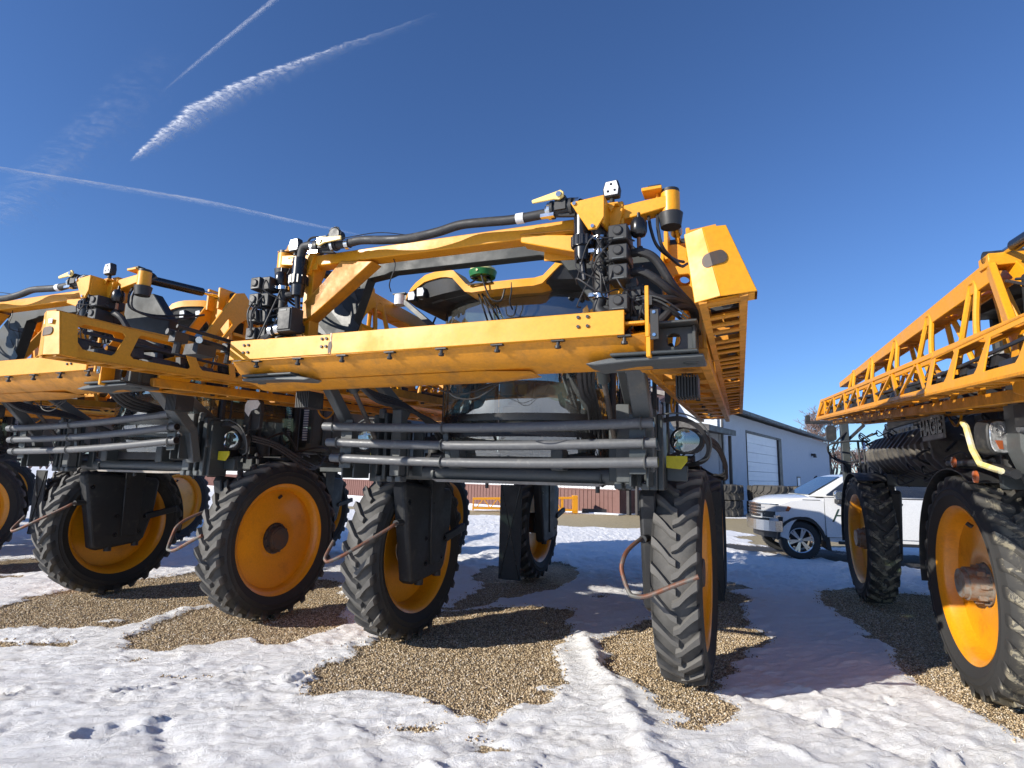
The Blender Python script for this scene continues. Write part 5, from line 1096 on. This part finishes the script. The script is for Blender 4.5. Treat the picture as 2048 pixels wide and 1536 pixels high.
# middle building
mb2 = building('farm_building', (5.6, 29.5), (-.784, .621), 'long white building with brown steel wainscot and brown roof behind the sprayers')
L2 = 52
mk('wall', MB().box((0, -.2, 1.2), (L2, 0, 4.8)).box((0, -20, 1.2), (.2, -.2, 4.8)).box((L2-.2, -20, 0), (L2, -.2, 4.8)), WSID, mb2)
mk('wainscot', MB().box((0, -.2, 0), (L2, .02, 1.2)).box((-.02, -20, 0), (.2, -.2, 1.2)), BRN, mb2)
r3 = MB(); r4 = MB()
for k in range(210):
    x = .1+.245*k
    (r3).box((x, .02, .01), (x+.04, .045, 1.17)); r4.box((x, 0, 1.24), (x+.035, .022, 4.75))
mk('wainscot_ribs', r3, BRN, mb2, kind='stuff'); mk('siding_ribs', r4, WSID, mb2, kind='stuff')
mk('trim_strip', MB().box((0, 0, 1.165), (L2, .055, 1.235)).box((-.1, -.1, 0), (.1, .07, 4.8)), BRN, mb2)
mk('corner_post', MB().box((-.55, -.35, 0), (-.40, -.1, 4.6)).box((-.9, -.5, 0), (-.78, -.3, 4.6)), TRIM, mb2)
mk('roof', MB().prism([(.7, 4.7), (.7, 4.9), (-10, 8.2), (-20.7, 4.9), (-20.7, 4.7), (-10, 7.9)], 'x', -.6, L2+.6), ROOFB, mb2)
mk('base_snow', MB().box((-.3, .05, 0), (L2, .6, .05)), m2, mb2)
# loose boom section on the ground
lt = empty('loose_boom_section', (-1.86, 29.3, 0), None, 0, label='loose yellow boom truss section lying on the grass before the brown wainscot', category='boom section')
TR = MB; 
for z, zz in ((.16, .16), (.62, .78)):
    for y in (0, .35): mk('chord', MB().bar((0, y, z), (5.3, y, zz), .08, .10), YEL, lt)
for k in range(6):
    x = .2+.72*k; h = .62+.16*x/5.3
    mk('truss_diagonal', MB().bar((x, 0, .18), (x+.34, 0, h), .05, .06, (0, 1, 0)), YEL, lt); mk('truss_diagonal', MB().bar((x+.36, 0, h), (x+.70, 0, .18), .05, .06, (0, 1, 0)), YEL, lt)
mk('end_frame', MB().box((0, -.02, .05), (.06, .4, .68)).box((5.1, -.03, .02), (5.35, .5, .9)).box((4.5, -.02, .1), (4.62, .1, .78)), YEL, lt)
bx_ = mk('dark_timber', MB().box((3.8, 29.9, .02), (5.4, 30.1, .22)), TRIM); bx_['label'] = 'dark beam lying on the ground by the brown wainscot'; bx_['category'] = 'beam'
# tyre stacks
tmb = tyre_mb(1.12, .37, 20, .055, .60); BIGT = paint('weathered_tyre', (.045, .043, .040), .85, (.13, .12, .105), .8, lo=.4, hi=.7, sc_=2)
bigme = mk('stacked_tyre', tmb, BIGT, None, fix=False)
pos = [(13.75, 30.4, 'behind the pickup bonnet, lugs in plain view'), (11.25, 30.6, 'left of the lit tyre stack, in shade'), (16.3, 31.2, 'right of the lit tyre stack, above the bonnet'), (18.9, 32.8, 'behind the pickup windscreen')]
first = True
for i, (x, y, w_) in enumerate(pos):
    for lv in (0, 1):
        o = bigme if first else bigme.copy()
        if not first: COL.objects.link(o)
        first = False
        o.location = (x+(.05 if lv else 0), y, .42+.80*lv); o.rotation_euler = (0, R(90), rnd.uniform(0, 3))
        o['label'] = ('upper' if lv else 'lower')+' big farm tyre of the stack '+w_; o['category'] = 'tyre'; o['group'] = 'big farm tyres stacked before the shed'
pp_ = mk('marker_post', MB().tube([(15.6, 28.4, 0), (15.6, 28.4, 1.8)], .05, 8), GRM); pp_['label'] = 'thin post standing before the tyre stacks'; pp_['category'] = 'post'
# bare trees
BARK = paint('bare_bark', (.16, .115, .095), .9, (.25, .18, .16), .5); TWIG = paint('bare_twigs', (.22, .15, .13), .9, (.3, .2, .18), .5)
def tree(x, y, h, seed, label):
    q = random.Random(seed); tr = MB(); tw = MB()
    def grow(p, d, L, r, lv):
        e = p+d*L; mid = p+d*L*.5+Vector((q.uniform(-1, 1), q.uniform(-1, 1), 0))*L*.05
        (tr if lv < 2 else tw).tube([p, mid, e], [max(r, .022), max(r*.85, .020), max(r*.65, .018)], 6 if lv < 2 else 3, False)
        if lv >= (6 if L < .3 else 7): return
        for k in range(q.choice((2, 3, 3)) if lv else 4):
            t_ = q.uniform(.5, 1); nd_ = (d+Vector((q.gauss(0, 1), q.gauss(0, 1), q.uniform(-.1, .7)))*(.45+.05*lv)).normalized()
            grow(p+(e-p)*t_, nd_, L*q.uniform(.6, .82), r*.6, lv+1)
    grow(Vector((0, 0, 0)), Vector((q.uniform(-.06, .06), 0, 1)).normalized(), h*.30, h*.026, 0)
    g = empty('bare_tree', (x, y, 0), label=label, category='tree', group='leafless trees beyond the shed')
    mk('trunk', tr, BARK, g, fix=False); mk('crown', tw, TWIG, g, fix=False); return g
tree(37.5, 66, 9.0, 2, 'leafless tree right beside the shed corner'); tree(43, 70, 8.5, 5, 'leafless tree between the shed corner and the cradle post')
tree(46.5, 73, 8, 31, 'leafless tree straight behind the cradle post')
tree(50, 76, 9, 9, 'leafless tree just right of the cradle post'); tree(45, 84, 16.5, 12, 'tall leafless tree whose top shows above the shed roof'); tree(56, 82, 8, 17, 'leafless tree behind the ribbed black tank')
q = random.Random(3); hd = MB()
for k in range(260):
    x = q.uniform(-150, 240); y = q.uniform(150, 190); h = q.uniform(2.5, 5.5)
    for j in range(9): a = q.uniform(-.6, .6); hd.tube([(x, y, 0), (x+a*h*.5, y+q.uniform(-1, 1), h*.6), (x+a*h+q.uniform(-.6, .6), y, h*q.uniform(.7, 1))], [.16, .10, .03], 3, False)
o = mk('far_hedgerow', hd, TWIG, None, fix=False); o['kind'] = 'stuff'; o['label'] = 'low line of bare brush along the horizon'

# white pickup
TS = boxmat('white_car_paint', (.78, .79, .80), .22, coat=.6)
tk = empty('pickup_truck', (6.30, 14.36, .02), None, -.19, label='white pickup truck with dark script on its door, parked beyond the right sprayer', category='pickup truck')
def arch(cx, r, n=14): return [(cx+r*math.cos(math.pi-math.pi*k/n), .46+r*math.sin(math.pi-math.pi*k/n)) for k in range(n+1)]
low = [(.10, .52), (.02, .78), (.0, 1.08), (.03, 1.30), (.12, 1.40), (.45, 1.49), (.9, 1.53), (1.2, 1.54), (1.3, 1.52), (4.55, 1.52), (4.6, 1.60), (6.35, 1.60), (6.40, 1.0), (6.35, .55)]+arch(5.15, .58)[::-1]+[(4.5, .44), (1.75, .44)]+arch(.88, .56)[::-1]+[(.34, .46)]
vs = []; V_ = [0, .05, .2, .5, 1.06, 1.62, 1.92, 2.07, 2.12]; nL = len(low)
for v_ in V_:
    t_ = abs(v_-1.06)/1.06
    for u, z in low:
        f = .36*t_**2.6*max(0, 1-u/1.3); tp = .05*t_**3*(z > 1.2)+(.05*(z > 1.3) if v_ in (0, 2.12) else 0)
        vs.append((u+f, v_+(.03 if z < .6 and v_ == 0 else -.03 if z < .6 and v_ == 2.12 else 0), z-tp+(.03*math.sin(u*2) if False else 0)))
fs = [tuple(range(nL)), tuple(range((len(V_)-1)*nL, len(V_)*nL))]
for i in range(len(V_)-1): fs += [(i*nL+k, i*nL+(k+1) % nL, (i+1)*nL+(k+1) % nL, (i+1)*nL+k) for k in range(nL)]
mk('body', MB().add(vs, fs), TS, tk, .02)
def nose(mb):          # wrap a straight front piece round the bowed nose
    mb.v = [(x+.36*min(1.15, abs(y-1.06)/1.06)**2.6*max(0, 1-max(x, 0)/1.3), y, z) for x, y, z in mb.v]; return mb
def strip(u0, u1, z0, z1, v0=0, v1=2.12, n=16):
    mb = MB()
    for k in range(n):
        a, b = v0+(v1-v0)*k/n, v0+(v1-v0)*(k+1)/n; mb.box((u0, a, z0), (u1, b, z1))
    return nose(mb)
gh = [(1.14, 1.52), (1.97, 2.02), (2.25, 2.08), (4.0, 2.07), (4.4, 1.52)]; n = 5
vs = [(a, .06+(.16 if z > 1.6 else 0), z) for a, z in gh]+[(a, 2.06-(.16 if z > 1.6 else 0), z) for a, z in gh]
mk('cab_roof', MB().add(vs, [tuple(range(n)), tuple(range(n, 2*n))]+[(i, (i+1) % n, (i+1) % n+n, i+n) for i in range(n)]), TS, tk, .03)
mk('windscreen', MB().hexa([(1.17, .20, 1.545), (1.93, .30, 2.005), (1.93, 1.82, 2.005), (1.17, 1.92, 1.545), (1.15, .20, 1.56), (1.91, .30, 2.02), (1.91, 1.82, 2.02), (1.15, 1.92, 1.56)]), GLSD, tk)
sw = [(1.50, 1.56), (2.05, 1.95), (3.0, 1.98), (3.0, 1.56)]; sw2 = [(3.1, 1.56), (3.1, 1.98), (4.0, 1.97), (4.3, 1.56)]
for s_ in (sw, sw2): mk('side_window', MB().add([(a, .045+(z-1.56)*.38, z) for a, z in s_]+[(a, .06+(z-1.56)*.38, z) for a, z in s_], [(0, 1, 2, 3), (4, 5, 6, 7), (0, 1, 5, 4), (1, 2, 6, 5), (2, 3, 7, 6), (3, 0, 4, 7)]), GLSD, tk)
mk('door', MB().plate([(1.46, .56), (1.43, 1.50), (3.04, 1.50), (3.04, .56)], [], 'y', -.008, 0), TS, tk, .004)
mk('rear_door', MB().plate([(3.08, .56), (3.08, 1.50), (4.4, 1.50), (4.4, .56)], [], 'y', -.008, 0), TS, tk, .004)
mk('panel_gap', MB().box((1.435, -.0095, .56), (1.445, -.0085, 1.50)).nxt().box((3.055, -.0095, .56), (3.065, -.0085, 1.50)).nxt().box((1.46, -.0095, .552), (3.04, -.0085, .56)), BLK, tk)
mk('door_handle', MB().box((2.85, -.04, 1.30), (3.08, -.01, 1.34)), CHR, tk, .006)
mk('rocker_trim', MB().box((1.72, -.02, .40), (4.5, .06, .47)), BLK, tk, .01)
mk('wheel_arch', MB().prism(arch(.88, .56)+arch(.88, .50)[::-1], 'y', -.012, .05).nxt().prism(arch(5.15, .58)+arch(5.15, .52)[::-1], 'y', -.012, .05).nxt().box((.5, .35, .5), (1.5, 1.8, 1.1)).nxt().box((4.6, .35, .5), (5.7, 1.8, 1.1)), BLK, tk)
mk('bumper', strip(-.10, .10, .64, .90, -.03, 2.15), CHR, tk); mk('bumper_return', MB().prism([(.30, .64), (.30, .90), (.42, .88), (.40, .66)], 'y', -.035, 0), CHR, tk, .005)
mk('lower_valance', strip(.06, .3, .48, .64, .06, 2.06), BLK, tk); mk('bumper_step', strip(-.115, -.09, .90, .95, .1, 2.02), BLK, tk)
mk('grille', strip(-.02, .06, .98, 1.28, .30, 1.82), BLKG, tk)
for z in (1.04, 1.12, 1.20): mk('grille_bar', strip(-.04, .0, z, z+.02, .28, 1.84), CHR, tk)
mk('grille_trim', strip(-.03, .04, 1.285, 1.315, .0, 2.12), CHR, tk); mk('side_trim', strip(-.035, .10, .96, 1.03, .0, .42, 6), CHR, tk)
mk('headlamp_unit', strip(-.03, .12, 1.12, 1.28, -.005, .40, 8), LENSD, tk); mk('headlamp_unit', strip(-.03, .12, 1.12, 1.28, 1.72, 2.125, 8), LENSD, tk)
mk('headlamp_side', MB().prism([(.36, 1.13), (.36, 1.275), (.62, 1.27), (.66, 1.23), (.52, 1.13)], 'y', -.012, .01), LENSD, tk, .004); mk('turn_lens', MB().prism([(.54, 1.14), (.60, 1.265), (.68, 1.235), (.62, 1.14)], 'y', -.020, .0), AMB, tk, .003)
mk('fog_recess', strip(-.04, .02, .97, 1.12, .05, .35, 6), BLK, tk); mk('fog_recess', MB().prism([(.40, .78), (.36, 1.0), (.48, 1.0), (.46, .72)], 'y', -.012, .0), BLK, tk, .004)
mk('mirror', MB().prism([(1.62, 1.47), (1.59, 1.62), (1.64, 1.68), (1.88, 1.68), (1.90, 1.47)], 'y', -.30, -.16), CHR, tk, .02); mk('mirror_base', MB().box((1.66, -.28, 1.36), (1.86, -.02, 1.48)), BLK, tk, .02)
text_obj('door_script', 'Hagie', .46, paint('script_green', (.02, .05, .04), .5), tk, (2.08, -.014, 1.06), (R(90), 0, 0), .45, .002, -.003)
mk('fender_badge', MB().box((.95, -.006, 1.425), (1.35, -.002, 1.44)), GRM, tk)
mk('mud_flap', MB().hexa([(1.44, .02, .30), (1.56, .02, .22), (1.56, .40, .22), (1.44, .40, .30), (1.44, .02, .60), (1.52, .02, .58), (1.52, .40, .58), (1.44, .40, .60)]), BLK, tk)
ty = MB().lathe([(-.12, .30), (-.15, .36), (-.14, .44), (-.11, .46), (.11, .46), (.14, .44), (.15, .36), (.12, .30)], (0, 0, 0), 'y', 40)
for k in range(48):
    t_ = 2*math.pi*k/48
    ty.bar((.462*math.cos(t_), -.13, .462*math.sin(t_)), (.462*math.cos(t_+.03), -.03, .462*math.sin(t_+.03)), .03, .014, (math.cos(t_), 0, math.sin(t_)))
al = MB().lathe([(-.10, .305), (-.125, .30), (-.11, .275), (-.02, .26), (.10, .27)], (0, 0, 0), 'y', 36).lathe([(-.105, .0001), (-.10, .05), (-.05, .06)], (0, 0, 0), 'y', 18)
for k in range(6):
    t_ = 2*math.pi*k/6+.2
    for e in (-.13, .13): al.bar((.05*math.cos(t_), -.085, .05*math.sin(t_)), (.285*math.cos(t_+e), -.10, .285*math.sin(t_+e)), .05, .03, (0, 1, 0))
for i, (x, y, sgn) in enumerate(((.88, .18, 1), (5.15, .18, 1), (.88, 1.95, -1), (5.15, 1.95, -1))):
    wv = empty('wheel', (x, y, .45), tk, 0 if sgn > 0 else math.pi)
    if i == 0: t1 = mk("tyre", ty, BLK, wv); a1 = mk('rim', al, CHR, wv); b1 = mk('brake_disc', MB().lathe([(0, .0001), (0, .2), (.02, .2), (.02, .0001)], (0, .0, 0), 'y', 24), BLK, wv)
    else:
        for o in (t1, a1, b1): c_ = o.copy(); COL.objects.link(c_); c_.parent = wv
print('objects', len(bpy.data.objects), 'polys', sum(len(m.polygons) for m in bpy.data.meshes))
